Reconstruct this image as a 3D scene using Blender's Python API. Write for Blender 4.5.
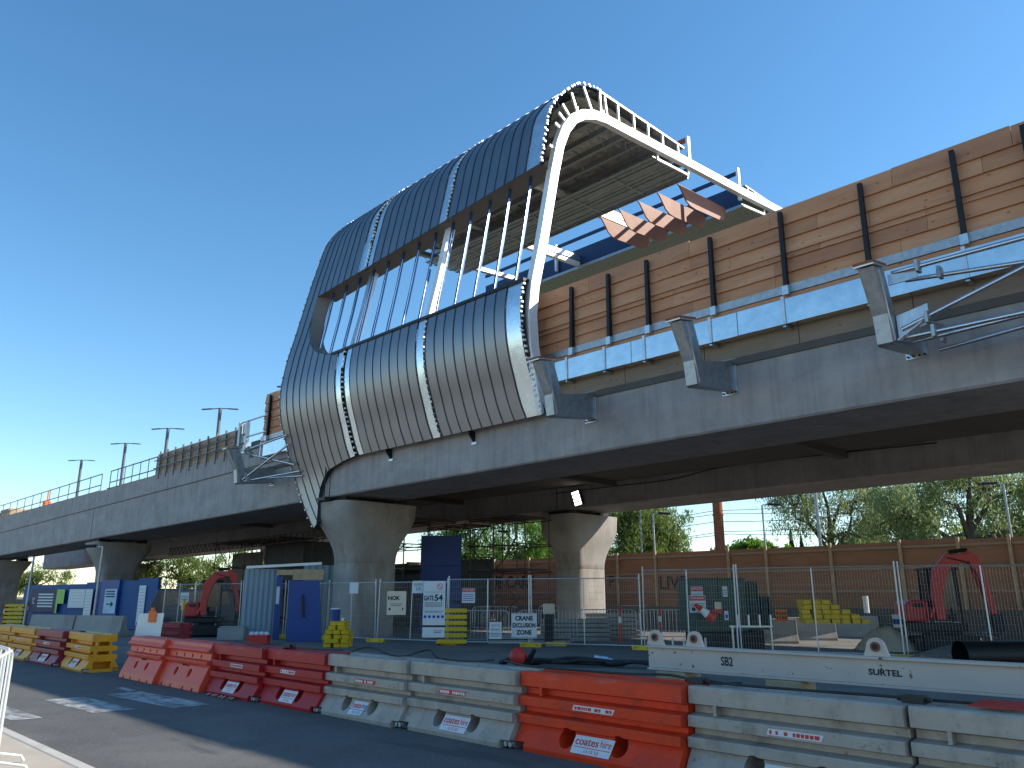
import bpy, bmesh, math, random
from mathutils import Vector, Matrix
random.seed(7)
R = math.radians
for o in list(bpy.data.objects): bpy.data.objects.remove(o, do_unlink=True)
S = bpy.context.scene
COL = S.collection
# ------------------------------------------------------------------ camera
AZ = R(44.4); TH = math.atan(212/790.)
CP = Vector((0, 0, 1.75))
HD = Vector((-math.cos(AZ), math.sin(AZ), 0)); RT = Vector((math.sin(AZ), math.cos(AZ), 0))
FW = HD*math.cos(TH) + Vector((0, 0, math.sin(TH)))
UPV = -HD*math.sin(TH) + Vector((0, 0, math.cos(TH)))
cam = bpy.data.cameras.new('camera'); camo = bpy.data.objects.new('camera', cam); COL.objects.link(camo)
camo.location = CP; camo.rotation_euler = FW.to_track_quat('-Z', 'Y').to_euler()
cam.sensor_width = 36; cam.lens = 790/1024*36; cam.clip_start = .1; cam.clip_end = 5000
S.camera = camo
# ------------------------------------------------------------------ world, sun, exposure
SUN = Vector((1.0, 1.14, 1.0)).normalized()
EL = math.asin(SUN.z); ROT = math.atan2(SUN.x, SUN.y)
W = bpy.data.worlds.new('World'); S.world = W; W.use_nodes = True
nt = W.node_tree; bg = nt.nodes['Background']
sky = nt.nodes.new('ShaderNodeTexSky'); sky.sky_type = 'NISHITA'; sky.sun_disc = False
sky.sun_elevation = EL; sky.sun_rotation = ROT; sky.air_density = 1.0; sky.dust_density = .2; sky.ozone_density = 2.2
sky.altitude = 50
hs = nt.nodes.new('ShaderNodeHueSaturation'); hs.inputs['Saturation'].default_value = 1.22; hs.inputs['Hue'].default_value = .494; hs.inputs['Value'].default_value = 1.0
nt.links.new(sky.outputs[0], hs.inputs['Color']); nt.links.new(hs.outputs[0], bg.inputs[0]); bg.inputs[1].default_value = .15
sl = bpy.data.lights.new('sun', 'SUN'); sl.energy = 4.6; sl.angle = R(.5); sl.color = (1, .92, .79)
so = bpy.data.objects.new('sun', sl); COL.objects.link(so); so.rotation_euler = (-SUN).to_track_quat('-Z', 'Y').to_euler(); so.location = (30, 30, 60)
S.view_settings.view_transform = 'Standard'; S.view_settings.look = 'None'
S.view_settings.exposure = .58; S.view_settings.gamma = 1
S.render.engine = 'CYCLES'
S.cycles.max_bounces = 6

# ------------------------------------------------------------------ helpers
def ray(px, py): return FW*790 + RT*(px-512) - UPV*(py-384)
def ony(px, py, y): d = ray(px, py); return CP + d*(y/d.y)
def onz(px, py, z=0.): d = ray(px, py); return CP + d*((z-CP.z)/d.z)
def at(px, py, D): d = ray(px, py); return CP + d*(D/math.hypot(d.x, d.y))

MATS = {}
def pm(name, col, rough=.6, metal=0., var=.18, scale=3., bump=0., bscale=None, col2=None, stretch=(1, 1, 1), alpha=None, trans=0, spec=.5, detail=6, coat=0):
    """noise-mottled principled material"""
    if name in MATS: return MATS[name]
    m = bpy.data.materials.new(name); m.use_nodes = True; n = m.node_tree.nodes; l = m.node_tree.links
    b = n['Principled BSDF']; b.inputs['Roughness'].default_value = rough; b.inputs['Metallic'].default_value = metal
    b.inputs['Specular IOR Level'].default_value = spec
    if coat: b.inputs['Coat Weight'].default_value = coat
    tc = n.new('ShaderNodeTexCoord'); mp = n.new('ShaderNodeMapping'); mp.inputs['Scale'].default_value = stretch
    l.new(tc.outputs['Object'], mp.inputs[0])
    nz = n.new('ShaderNodeTexNoise'); nz.inputs['Scale'].default_value = scale; nz.inputs['Detail'].default_value = detail; nz.inputs['Roughness'].default_value = .62
    l.new(mp.outputs[0], nz.inputs[0])
    r = n.new('ShaderNodeValToRGB'); r.color_ramp.elements[0].position = .3; r.color_ramp.elements[1].position = .7
    c2 = col2 if col2 else tuple(min(1, c*(1+var)) for c in col); c1 = col if col2 else tuple(c*(1-var) for c in col)
    r.color_ramp.elements[0].color = (*c1, 1); r.color_ramp.elements[1].color = (*c2, 1)
    l.new(nz.outputs[0], r.inputs[0]); l.new(r.outputs[0], b.inputs['Base Color'])
    rr = n.new('ShaderNodeMapRange'); rr.inputs['To Min'].default_value = max(0, rough-.08); rr.inputs['To Max'].default_value = min(1, rough+.1)
    l.new(nz.outputs[0], rr.inputs[0]); l.new(rr.outputs[0], b.inputs['Roughness'])
    if bump:
        nb = n.new('ShaderNodeTexNoise'); nb.inputs['Scale'].default_value = bscale or scale*8; nb.inputs['Detail'].default_value = 5
        l.new(mp.outputs[0], nb.inputs[0]); bp = n.new('ShaderNodeBump'); bp.inputs['Strength'].default_value = bump; bp.inputs['Distance'].default_value = .02
        l.new(nb.outputs[0], bp.inputs['Height']); l.new(bp.outputs[0], b.inputs['Normal'])
    if trans:
        tr = n.new('ShaderNodeBsdfTranslucent'); l.new(r.outputs[0], tr.inputs[0]); mx = n.new('ShaderNodeMixShader'); mx.inputs[0].default_value = trans
        l.new(b.outputs[0], mx.inputs[1]); l.new(tr.outputs[0], mx.inputs[2]); l.new(mx.outputs[0], n['Material Output'].inputs[0])
    MATS[name] = m
    return m

def layer(m, col, scale, lo, hi, stretch=(1, 1, 1), amount=1., detail=8):
    """adds a second, patchy colour (stains, wear) to a pm() material"""
    n = m.node_tree.nodes; l = m.node_tree.links; b = n['Principled BSDF']
    src = b.inputs['Base Color'].links[0].from_socket
    tc = n.new('ShaderNodeTexCoord'); mp = n.new('ShaderNodeMapping'); mp.inputs['Scale'].default_value = stretch; mp.inputs['Location'].default_value = (3.1, 1.7, 5.3)
    l.new(tc.outputs['Object'], mp.inputs[0])
    nz = n.new('ShaderNodeTexNoise'); nz.inputs['Scale'].default_value = scale; nz.inputs['Detail'].default_value = detail; nz.inputs['Roughness'].default_value = .65
    l.new(mp.outputs[0], nz.inputs[0])
    mr = n.new('ShaderNodeMapRange'); mr.inputs['From Min'].default_value = lo; mr.inputs['From Max'].default_value = hi; mr.inputs['To Max'].default_value = amount
    l.new(nz.outputs[0], mr.inputs[0])
    mx = n.new('ShaderNodeMix'); mx.data_type = 'RGBA'; l.new(mr.outputs[0], mx.inputs[0]); l.new(src, mx.inputs[6]); mx.inputs[7].default_value = (*col, 1)
    l.new(mx.outputs[2], b.inputs['Base Color'])
    return m

class MB:
    def __init__(s): s.v = []; s.f = []; s.m = []
    def add(s, vs, fs, m=0):
        k = len(s.v); s.v += [tuple(v) for v in vs]; s.f += [tuple(i+k for i in f) for f in fs]; s.m += [m]*len(fs); return s
    def bb(s, x0, x1, y0, y1, z0, z1, m=0):
        v = [(x, y, z) for x in (x0, x1) for y in (y0, y1) for z in (z0, z1)]
        return s.add(v, [(0, 1, 3, 2), (4, 6, 7, 5), (0, 4, 5, 1), (2, 3, 7, 6), (0, 2, 6, 4), (1, 5, 7, 3)], m)
    def bar(s, p0, p1, w, h, m=0, up=(0, 0, 1)):
        p0 = Vector(p0); p1 = Vector(p1); d = (p1-p0).normalized(); u = Vector(up)
        if abs(d.dot(u)) > .98: u = Vector((1, 0, 0)) if abs(d.x) < .9 else Vector((0, 1, 0))
        a = d.cross(u).normalized()*w/2; b = a.cross(d).normalized()*h/2
        v = []
        for p in (p0, p1): v += [p-a-b, p+a-b, p+a+b, p-a+b]
        return s.add(v, [(3, 2, 1, 0), (4, 5, 6, 7), (0, 1, 5, 4), (1, 2, 6, 5), (2, 3, 7, 6), (3, 0, 4, 7)], m)
    def tube(s, p0, p1, r, n=8, r2=None, m=0, cap=True):
        return s.path([p0, p1], [r, r if r2 is None else r2], n, m, cap)
    def path(s, pts, r, n=8, m=0, cap=True):
        pts = [Vector(p) for p in pts]
        if not isinstance(r, (list, tuple)): r = [r]*len(pts)
        d0 = (pts[1]-pts[0]).normalized(); u = Vector((0, 0, 1)) if abs(d0.z) < .9 else Vector((1, 0, 0))
        a = d0.cross(u).normalized(); vs = []; fs = []
        for i, p in enumerate(pts):
            if i == 0: d = d0
            elif i == len(pts)-1: d = (pts[i]-pts[i-1]).normalized()
            else: d = ((pts[i+1]-pts[i]).normalized()+(pts[i]-pts[i-1]).normalized()).normalized()
            a = (a-d*a.dot(d)).normalized(); b = d.cross(a)
            for k in range(n):
                t = 2*math.pi*k/n; vs.append(p+(a*math.cos(t)+b*math.sin(t))*r[i])
        for i in range(len(pts)-1):
            for k in range(n): fs.append((i*n+k, i*n+(k+1) % n, (i+1)*n+(k+1) % n, (i+1)*n+k))
        if cap: fs.append(tuple(range(n-1, -1, -1))); fs.append(tuple((len(pts)-1)*n+k for k in range(n)))
        return s.add(vs, fs, m)
    def prism(s, poly, vec, m=0):
        n = len(poly); vec = Vector(vec); p = [Vector(q) for q in poly]
        fs = [tuple(range(n)), tuple(range(2*n-1, n-1, -1))]+[(i, i+n, (i+1) % n+n, (i+1) % n) for i in range(n)]
        return s.add(p+[q+vec for q in p], fs, m)
    def quad(s, a, b, c, d, m=0): return s.add([a, b, c, d], [(0, 1, 2, 3)], m)
    def loft(s, rings, m=0, cap=True):
        n = len(rings[0]); vs = [v for r in rings for v in r]; fs = []
        for i in range(len(rings)-1):
            for k in range(n): fs.append((i*n+k, i*n+(k+1) % n, (i+1)*n+(k+1) % n, (i+1)*n+k))
        if cap: fs.append(tuple(range(n-1, -1, -1))); fs.append(tuple((len(rings)-1)*n+k for k in range(n)))
        return s.add(vs, fs, m)
    def sphere(s, c, r, n=10, sc=(1, 1, 1), m=0):
        rings = []
        for i in range(1, n):
            t = math.pi*i/n
            rings.append([(c[0]+r*sc[0]*math.sin(t)*math.cos(2*math.pi*k/n), c[1]+r*sc[1]*math.sin(t)*math.sin(2*math.pi*k/n), c[2]-r*sc[2]*math.cos(t)) for k in range(n)])
        return s.loft(rings, m)
    def mesh(s, name, mats, recalc=True, smooth=None):
        me = bpy.data.meshes.new(name); me.from_pydata(s.v, [], s.f)
        for mm in (mats if isinstance(mats, (list, tuple)) else [mats]): me.materials.append(mm)
        me.polygons.foreach_set('material_index', s.m)
        if recalc:
            bm = bmesh.new(); bm.from_mesh(me); bmesh.ops.recalc_face_normals(bm, faces=bm.faces); bm.to_mesh(me); bm.free()
        if smooth:
            me.polygons.foreach_set('use_smooth', [True]*len(me.polygons)); me.set_sharp_from_angle(angle=R(smooth))
        me.update(); return me
    def build(s, name, mats, parent=None, world=True, smooth=None, bevel=0, recalc=True):
        if parent is not None and world:
            off = Vector((0, 0, 0)); p = parent
            while p is not None: off += p.location; p = p.parent
            s.v = [(v[0]-off.x, v[1]-off.y, v[2]-off.z) for v in s.v]
        o = bpy.data.objects.new(name, s.mesh(name, mats, recalc, smooth)); COL.objects.link(o)
        if parent is not None: o.parent = parent
        if bevel: addbevel(o, bevel)
        return o
def addbevel(o, w, seg=2):
    b = o.modifiers.new('bevel', 'BEVEL'); b.width = w; b.segments = seg; b.limit_method = 'ANGLE'; b.angle_limit = R(35)
def tag(o, label=None, cat=None, group=None, kind=None):
    if label: o['label'] = label
    if cat: o['category'] = cat
    if group: o['group'] = group
    if kind: o['kind'] = kind
    return o
def thing(name, label, cat, loc=(0, 0, 0), rz=0, group=None):
    o = bpy.data.objects.new(name, None); COL.objects.link(o); o.location = loc; o.rotation_euler = (0, 0, rz); o.empty_display_size = .3
    return tag(o, label, cat, group)
def struct(name, mb, mat, **k):
    return tag(mb.build(name, mat, **k), kind='structure')
def dup(root, loc=None, rz=None, label=None, group=None):
    def cp(o, par):
        c = o.copy(); COL.objects.link(c); c.parent = par
        for ch in KIDS.get(o.name) or list(o.children): cp(ch, c)
        return c
    KIDS = {}
    c = cp(root, None)
    if loc is not None: c.location = loc
    if rz is not None: c.rotation_euler = (0, 0, rz)
    if label: c['label'] = label
    if group: c['group'] = group
    return c
_T = {}
def text(mb, s, size, M, m=0, align='CENTER', bold=0., wide=1.):
    key = (s, align, bold)
    if key not in _T:
        cu = bpy.data.curves.new('t', 'FONT'); cu.body = s; cu.size = 1; cu.align_x = align; cu.align_y = 'CENTER'; cu.offset = bold; cu.resolution_u = 3
        ob = bpy.data.objects.new('t', cu); COL.objects.link(ob); dg = bpy.context.evaluated_depsgraph_get()
        me = bpy.data.meshes.new_from_object(ob.evaluated_get(dg))
        _T[key] = ([v.co.copy() for v in me.vertices], [tuple(p.vertices) for p in me.polygons])
        bpy.data.objects.remove(ob, do_unlink=True); bpy.data.curves.remove(cu); bpy.data.meshes.remove(me)
    vs, fs = _T[key]
    mb.add([M @ Vector((v.x*size*wide, v.y*size, 0)) for v in vs], fs, m)
def face(x, z, y=-.01, tilt=0):
    """matrix: text plane facing -y at (x,y,z)"""
    return Matrix.Translation((x, y, z)) @ Matrix.Rotation(R(90)+tilt, 4, 'X')
def boolcut(ob, cutter_mb):
    c = bpy.data.objects.new('cut', cutter_mb.mesh('cut', [])); COL.objects.link(c)
    md = ob.modifiers.new('b', 'BOOLEAN'); md.operation = 'DIFFERENCE'; md.object = c; md.solver = 'EXACT'
    bpy.context.view_layer.update()
    dg = bpy.context.evaluated_depsgraph_get(); me = bpy.data.meshes.new_from_object(ob.evaluated_get(dg))
    ob.modifiers.remove(md); ob.data = me; bpy.data.objects.remove(c, do_unlink=True)

# ------------------------------------------------------------------ materials
conc = pm('girder_concrete', (.315, .29, .28), .78, var=.2, scale=.9, bump=.15, bscale=14)
layer(conc, (.17, .15, .14), 1.3, .48, .72, (2.2, 2.2, .2), .6); layer(conc, (.40, .37, .35), 3, .56, .66, (1, 1, 1), .35); layer(conc, (.20, .18, .17), 7, .62, .72, (1, 1, .7), .5); layer(conc, (.46, .44, .42), .35, .5, .75, (1, 1, 3), .45)
conc_pier = pm('pier_concrete', (.32, .30, .275), .75, var=.15, scale=1.2, bump=.15, bscale=16)
layer(conc_pier, (.17, .115, .08), .8, .5, .7, (1.2, 1.2, .4), .7)
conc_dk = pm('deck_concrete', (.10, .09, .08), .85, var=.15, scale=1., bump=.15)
kerbm = pm('kerb_concrete', (.46, .43, .385), .85, var=.12, scale=2, bump=.2)
footm = pm('footpath_concrete', (.44, .38, .31), .9, var=.12, scale=1.5, bump=.2, bscale=60)
asph = pm('asphalt', (.095, .092, .088), .85, var=.2, scale=1.2, bump=.5, bscale=90)
layer(asph, (.15, .143, .132), .55, .45, .7, (1, 1, 1), .7); layer(asph, (.26, .25, .235), 38, .56, .7, amount=.8); layer(asph, (.03, .03, .032), .4, .6, .66, (.5, 2.6, 1), .5)
dirt = pm('site_ground', (.15, .14, .13), .95, var=.25, scale=.8, bump=.5, bscale=40)
layer(dirt, (.23, .21, .185), .5, .5, .68, amount=.7)
earth = pm('earth', (.16, .13, .09), .95, var=.3, scale=.2, bump=.3); layer(earth, (.08, .11, .035), .15, .45, .6)
paint_w = pm('worn_road_paint', (.42, .42, .41), .8, var=.1, scale=6); layer(paint_w, (.08, .08, .085), 2.2, .42, .62, (1, 2, 1), .85)
galv = pm('galvanised_steel', (.50, .53, .56), .34, .85, var=.16, scale=7, detail=3); galvd = pm('dull_galvanised_steel', (.36, .38, .40), .45, .8, var=.2, scale=6)
galvw = pm('bright_frame_steel', (.74, .75, .74), .45, .25, var=.06, scale=4)
foil = pm('foil_sheet', (.62, .70, .75), .25, .85, var=.1, scale=3, bump=.2, bscale=7)
insul = pm('insulation_foil', (.52, .49, .42), .4, .55, var=.35, scale=3, bump=1., bscale=6, stretch=(.8, 2, 1))
skin = pm('zinc_cladding', (.225, .225, .24), .36, .92, var=.07, scale=.8, bump=.16, bscale=1.2, stretch=(3, 3, .6))
seamm = pm('dark_seam_metal', (.075, .08, .10), .4, .8, var=.1)
soff = pm('window_lining', (.17, .16, .15), .5, .3, var=.08, scale=2)
mull = pm('blue_mullion', (.035, .085, .20), .22, .6, var=.1)
dkblue = pm('blue_fascia', (.02, .035, .085), .4, .5, var=.12, scale=1)
blackst = pm('black_steel', (.012, .012, .014), .5, .3, var=.3, scale=5)
fin_m = pm('terracotta_fin', (.27, .105, .065), .6, 0, var=.1, scale=2)
conn = pm('duct_steel', (.56, .60, .62), .2, .92, var=.10, scale=2.2, bump=.12, bscale=5)
strap = pm('tube_steel', (.55, .57, .60), .25, .95, var=.1)
pvc_blue = pm('blue_hoarding_paint', (.004, .07, .23), .55, var=.15, scale=1.5, spec=.25); pvc_blue2 = pm('deep_blue_panel', (.01, .045, .22), .5, var=.1, scale=1.5)
pole_m = pm('pole_grey', (.13, .14, .16), .5, .3, var=.1)
white_p = pm('white_paint', (.74, .74, .72), .5, var=.06); ink = pm('black_ink', (.015, .015, .018), .7); redink = pm('red_ink', (.62, .03, .02), .6); blueink = pm('blue_ink', (.02, .06, .35), .6)
sign_w = pm('white_sign', (.62, .64, .66), .55, var=.05); sign_b = pm('beige_sign', (.62, .53, .40), .6, var=.05); orangem = pm('orange_plastic', (.8, .16, .02), .5, var=.08)
yel = pm('yellow_plastic', (.72, .46, .015), .55, var=.1, scale=4); redp = pm('red_plastic', (.60, .03, .02), .5, var=.1); greenm = pm('green_cabinet', (.035, .065, .05), .5, var=.12, scale=2)
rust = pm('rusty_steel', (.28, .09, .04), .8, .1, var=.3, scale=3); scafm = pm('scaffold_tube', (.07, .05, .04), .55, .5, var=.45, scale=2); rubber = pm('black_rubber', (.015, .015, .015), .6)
exc_red = pm('excavator_red', (.45, .022, .015), .4, var=.12, scale=3); glass = pm('dark_glass', (.03, .04, .05), .1, 0, var=.1)
fencem = pm('fence_galvanised', (.50, .52, .54), .4, .7, var=.1); timb = pm('raw_timber', (.42, .30, .18), .75, var=.2, scale=4, stretch=(1, 1, 1), bump=.2)
beam_w = pm('chipped_cream_paint', (.56, .45, .38), .6, var=.06, scale=2, bump=.05); layer(beam_w, (.14, .05, .02), 6, .65, .68)
def wood(name, c1, c2, knots=True, ax=0):
    m = pm(name, c1, .7, var=.1, scale=1.1, col2=c2, stretch=(.5, 1, 2.2), bump=.25, bscale=30)
    layer(m, tuple(c*.55 for c in c1), 3.2, .55, .8, (.35, 1, 6), .6)
    if knots:
        n = m.node_tree.nodes; l = m.node_tree.links; b = n['Principled BSDF']; src = b.inputs['Base Color'].links[0].from_socket
        tc = n.new('ShaderNodeTexCoord'); mp = n.new('ShaderNodeMapping'); mp.inputs['Scale'].default_value = (1, .2, 1.6); l.new(tc.outputs['Object'], mp.inputs[0])
        vo = n.new('ShaderNodeTexVoronoi'); vo.inputs['Scale'].default_value = 3.4; l.new(mp.outputs[0], vo.inputs[0])
        mr = n.new('ShaderNodeMapRange'); mr.inputs['From Min'].default_value = .05; mr.inputs['From Max'].default_value = .17; mr.inputs['To Min'].default_value = .75; mr.inputs['To Max'].default_value = 0
        l.new(vo.outputs['Distance'], mr.inputs[0]); mx = n.new('ShaderNodeMix'); mx.data_type = 'RGBA'; l.new(mr.outputs[0], mx.inputs[0]); l.new(src, mx.inputs[6]); mx.inputs[7].default_value = (.13, .05, .02, 1)
        l.new(mx.outputs[2], b.inputs['Base Color'])
    return m
plyw = wood('pine_board', (.44, .19, .09), (.58, .29, .15)); plyw2 = wood('pine_board_pale', (.47, .21, .105), (.62, .33, .18)); plyw3 = wood('pine_board_dark', (.37, .16, .08), (.50, .25, .13)); plyd = wood('old_form_ply', (.30, .20, .13), (.40, .28, .19)); plyr = wood('red_form_ply', (.23, .11, .06), (.34, .17, .095), False)
emis = bpy.data.materials.new('lamp_light'); emis.use_nodes = True
_b = emis.node_tree.nodes['Principled BSDF']; _b.inputs['Emission Color'].default_value = (1, .97, .88, 1); _b.inputs['Emission Strength'].default_value = 3.5

# ------------------------------------------------------------------ ground
g = MB(); g.quad((-1500, -1500, -.02), (1500, -1500, -.02), (1500, 1500, -.02), (-1500, 1500, -.02)); struct('ground', g, earth)
g = MB(); g.quad((-260, 3.0, 0), (60, 3.0, 0), (60, 9.0, 0), (-260, 9.0, 0)); struct('road', g, asph)
g = MB(); g.add([(-260, 8.2, .004), (60, 8.2, .004), (60, 8.9, .15), (-260, 8.9, .15), (60, 34, .15), (-260, 34, .15)], [(0, 1, 2, 3), (3, 2, 4, 5)]); struct('site_ground', g, dirt)
g = MB(); g.bb(-260, 60, 2.86, 3.0, -.01, .13); struct('kerb', g, kerbm, bevel=.02)
g = MB(); g.quad((-260, -40, .126), (120, -40, .126), (120, 2.858, .126), (-260, 2.858, .126)); struct('footpath', g, footm)  # widened far behind the camera, added to bounce warm light onto the bridge
g = MB(); g.bb(-260, 60, 34.0, 34.3, -.01, 1.25); struct('retaining_ledge', g, conc_dk)
g = MB(); g.quad((-260, 34.3, 1.2), (400, 34.3, 1.2), (400, 900, 1.2), (-260, 900, 1.2)); struct('embankment', g, earth)
mk = MB()
for x0, x1, y0, y1, sk in [(-16.3, -13.6, 5.5, 6.15, .15), (-16.2, -13.9, 4.45, 5.1, .1), (-16.6, -13.9, 3.35, 3.75, .1), (-17.3, -16.5, 6.0, 6.15, 0)]:
    mk.quad((x0, y0, .004), (x1, y0+sk, .004), (x1, y1+sk, .004), (x0, y1, .004))
struct('road_marking', mk, paint_w, recalc=False)

# ------------------------------------------------------------------ viaducts
YG = 17.4
def ZS(x): return 5.85 if x > -10 else 5.85+.0095*(x+10)
def zgroove(x): return 7.72+.0115*(x+30)
def span(x0, x1, y0, label, top=True, step=2.45, wid=2.9, dz=0):
    """concrete U girder span with its precast parapet panels"""
    t = thing('viaduct_span', label, 'viaduct', ((x0+x1)/2, y0+wid/2, ZS((x0+x1)/2)), 0, 'concrete viaduct spans')
    b = MB(); g0 = .045; zs = lambda x: ZS(x)+dz
    def ring(x, zt):
        z = zs(x); return [(x, y0, z+.05), (x, y0+.05, z), (x, y0+wid-.05, z), (x, y0+wid, z+.05), (x, y0+wid, zt(x)), (x, y0, zt(x))]
    zt = (lambda x: zgroove(x)) if top else (lambda x: 7.35)
    b.loft([ring(x0+g0, zt), ring(x1-g0, zt)]); b.build('girder', conc, t)
    if top:
        b = MB(); n = max(1, round((x1-x0)/step)); w = (x1-x0)/n
        b.bb(x0+g0, x1-g0, y0+.06, y0+.2, zgroove(x0)-.02, 7.75)
        for i in range(n):
            a = x0+i*w+.014; c = x0+(i+1)*w-.014
            b.loft([[(a, y0-.03, zgroove(a)+.07), (a, y0+.2, zgroove(a)+.07), (a, y0+.2, 8.55), (a, y0-.03, 8.55)], [(c, y0-.03, zgroove(c)+.07), (c, y0+.2, zgroove(c)+.07), (c, y0+.2, 8.55), (c, y0-.03, 8.55)]])
        b.build('parapet_panels', conc, t, bevel=.02)
        b = MB(); b.bb(x0+.05, x1-.05, y0+.25, y0+wid, 7.2, 7.5); b.build('deck_slab', conc_dk, t)
    return t
span(-28.5, 8, YG, 'near grey viaduct span running from the big flared pier out of frame right', top=False)
span(-58, -28.5, YG, 'grey concrete viaduct span left of the metal clad station, above the scaffolding')
span(-87.4, -58, YG, 'grey concrete viaduct span above the blue hoarding at far left')
span(-117, -87.4, YG, 'grey concrete viaduct span beyond the leftmost near pier')
span(-175, -117, YG, 'most distant grey viaduct span, cut by the left edge')
span(-27.0, 8, 29.6, 'rear viaduct span with a lit floodlight on its shaded face', top=False, wid=2.9, dz=.2)
span(-57, -27.0, 29.6, 'rear viaduct span seen through the scaffolding behind the flared pier', top=False, wid=2.9, dz=.2)
span(-86.5, -57, 29.6, 'rear viaduct span seen behind the pier over the blue hoarding', top=False, wid=2.9, dz=.2)
span(-116, -86.5, 29.6, 'pale rear viaduct span seen between the two leftmost near piers', top=False, wid=2.9, dz=.2)
# station platform deck between the two girders
t = thing('platform_deck', 'dark platform deck spanning between the two viaducts under the station, lengthened left for shade', 'platform', (-10, 25, 7.4))
b = MB(); b.bb(-100, 8, 20.32, 29.58, 7.0, 7.5); b.build('slab', conc_dk, t)  # left end runs past the station, added to shade piers and rear girder
for x in (-1.5, -12.5, -23.5, -34.5, -45.5, -56.5):
    b = MB(); b.bb(x, x+.35, 20.32, 29.58, 6.75, 7.0); b.build('cross_beam', conc_dk, t)
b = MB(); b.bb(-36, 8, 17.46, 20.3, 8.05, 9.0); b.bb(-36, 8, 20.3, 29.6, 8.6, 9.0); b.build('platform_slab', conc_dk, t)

def pier(x, y, label, dz=0):
    zt = ZS(x)-.22+dz
    t = thing('viaduct_pier', label, 'pier', (x, y, .15), 0, 'flared concrete piers')
    prof = [(.0, 1.12, .85), (2.9, 1.12, .85), (3.15, 1.14, .86), (3.45, 1.22, .90), (3.8, 1.38, .97), (4.1, 1.58, 1.05), (4.4, 1.77, 1.12), (4.7, 1.9, 1.17), (zt-.15, 1.96, 1.2)]
    def sec(hy, hx, z):
        r = min(hx, hy)*.45; pts = []
        for cx, cy, a0 in [(hx-r, hy-r, 0), (-hx+r, hy-r, 90), (-hx+r, -hy+r, 180), (hx-r, -hy+r, 270)]:
            for k in range(6): a = R(a0+18*k); pts.append((x+cx+r*math.cos(a), y+cy+r*math.sin(a), z+.15))
        return pts
    b = MB(); b.loft([sec(hy, hx, z) for z, hy, hx in prof[:2]]); b.build('shaft', conc_pier, t, smooth=40)
    b = MB(); b.loft([sec(1.10, .83, 2.9)] + [sec(hy, hx, z+.03) for z, hy, hx in prof[1:]]); b.build('capital', conc_pier, t, smooth=40)
    for dy in (-1.2, 1.2):
        b = MB(); b.bb(x-.7, x+.7, y+dy-.35, y+dy+.35, zt+.02, zt+.32); b.build('bearing', blackst, t)
    return t
pier(-28.5, 19.3, 'large flared grey pier under the left end of the metal clad station')
pier(-58, 19.3, 'flared grey pier rising behind the right end of the blue hoarding')
pier(-87.4, 19.3, 'leftmost flared pier, in dark shade at the frame edge')
pier(-117, 19.3, 'distant flared pier hidden mostly behind the leftmost one')
pier(-27.0, 31.3, 'flared pier with one sunlit edge in front of the brown plywood fence', .2)
pier(-57, 31.5, 'shaded rear pier among the scaffolding')
pier(-86.5, 31.5, 'pale rear pier seen above the blue hoarding')

# ------------------------------------------------------------------ platform edge: hoarding, rail, duct
XP = [-15.1, -13.65, -12.25, -10.17, -8.16, -6.17, -4.2, -2.86, -.8, 1.2]
t = thing('timber_hoarding', 'tall pine board hoarding with black posts along the raised platform edge', 'hoarding', (-10, YG, 9))
LZ = [9.1, 9.46, 9.82, 9.97, 10.36, 10.74, 11.2]
b = MB(); rnd = random.Random(3)
for i in range(6):
    x = -34.9
    while x < 8:
        L = rnd.choice([2.4, 3.0, 3.6, 4.2]); x1 = min(8, x+L); dy = rnd.uniform(0, .012); zt = LZ[i+1]+(rnd.uniform(-.03, .03) if i == 5 else 0)
        b.loft([[(q, YG+.05+dy, LZ[i]-.03), (q, YG+.1, LZ[i]-.03), (q, YG+.15, zt), (q, YG+.115+dy, zt)] for q in (x+.004, x1-.004)], rnd.choice((0, 0, 1, 2))); x = x1
b.build('boards', [plyw, plyw2, plyw3], t)
b = MB(); b.bb(-34.9, 8, YG+.02, YG+.12, 8.62, 8.86); b.build('bottom_board', plyw, t)
b = MB(); b.bb(-34.9, 8, YG-.02, YG+.06, 8.87, 9.08)
for x in [-14.6, -9.0, -4.9]: b.bb(x-.14, x+.14, YG-.026, YG-.021, 8.9, 9.05)
b.build('steel_rail', galvd, t)
b = MB()
for x in (-13.9, -8.6, -4.9, 0): 
    for dx in (-.09, -.03, .05, .1): b.tube((x+dx, YG-.03, 8.98), (x+dx, YG-.045, 8.98), .012, 6)
for x in XP+[-34.2]:
    b = MB(); b.bar((x, YG-.07, 9.02), (x, YG-.03, 11.02), .1, .1); b.bb(x-.03, x+.03, YG-.02, YG+.05, 9.05, 11.0); o = b.build('post', blackst, t)
    b = MB(); b.bb(x-.08, x+.08, YG-.15, YG-.025, 8.8, 9.03); b.build('shoe', galv, o)
b = MB(); b.bb(-34.9, 8, YG+.16, YG+.22, 8.9, 11.1); b.build('backing_frame', plyd, t)
t = thing('cable_duct', 'long shiny steel duct fixed below the pine hoarding', 'duct', (-10, 17.1, 8.4))
b = MB()
xs = [-34, -30, -26, -22, -18, -15.6, -12.7, -9.4, -6.0, -2.6, .8, 4.2, 8]
for a, c in zip(xs, xs[1:]): b.bb(a+.006, c-.006, 17.08, 17.38, 8.0, 8.63)
b.build('casing', conn, t, bevel=.01)
for x in XP+[-34.2]:
    b = MB(); b.bb(x-.04, x+.04, 17.05, 17.077, 7.95, 8.68); b.bb(x-.04, x+.04, 17.05, 17.39, 7.92, 7.985); b.build('strap', galv, t)
t = thing('edge_beam', 'pale ply strip and concrete nib under the steel duct', 'edge trim', (-10, YG, 7.6))
b = MB(); rnd = random.Random(5); x = -34
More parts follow.
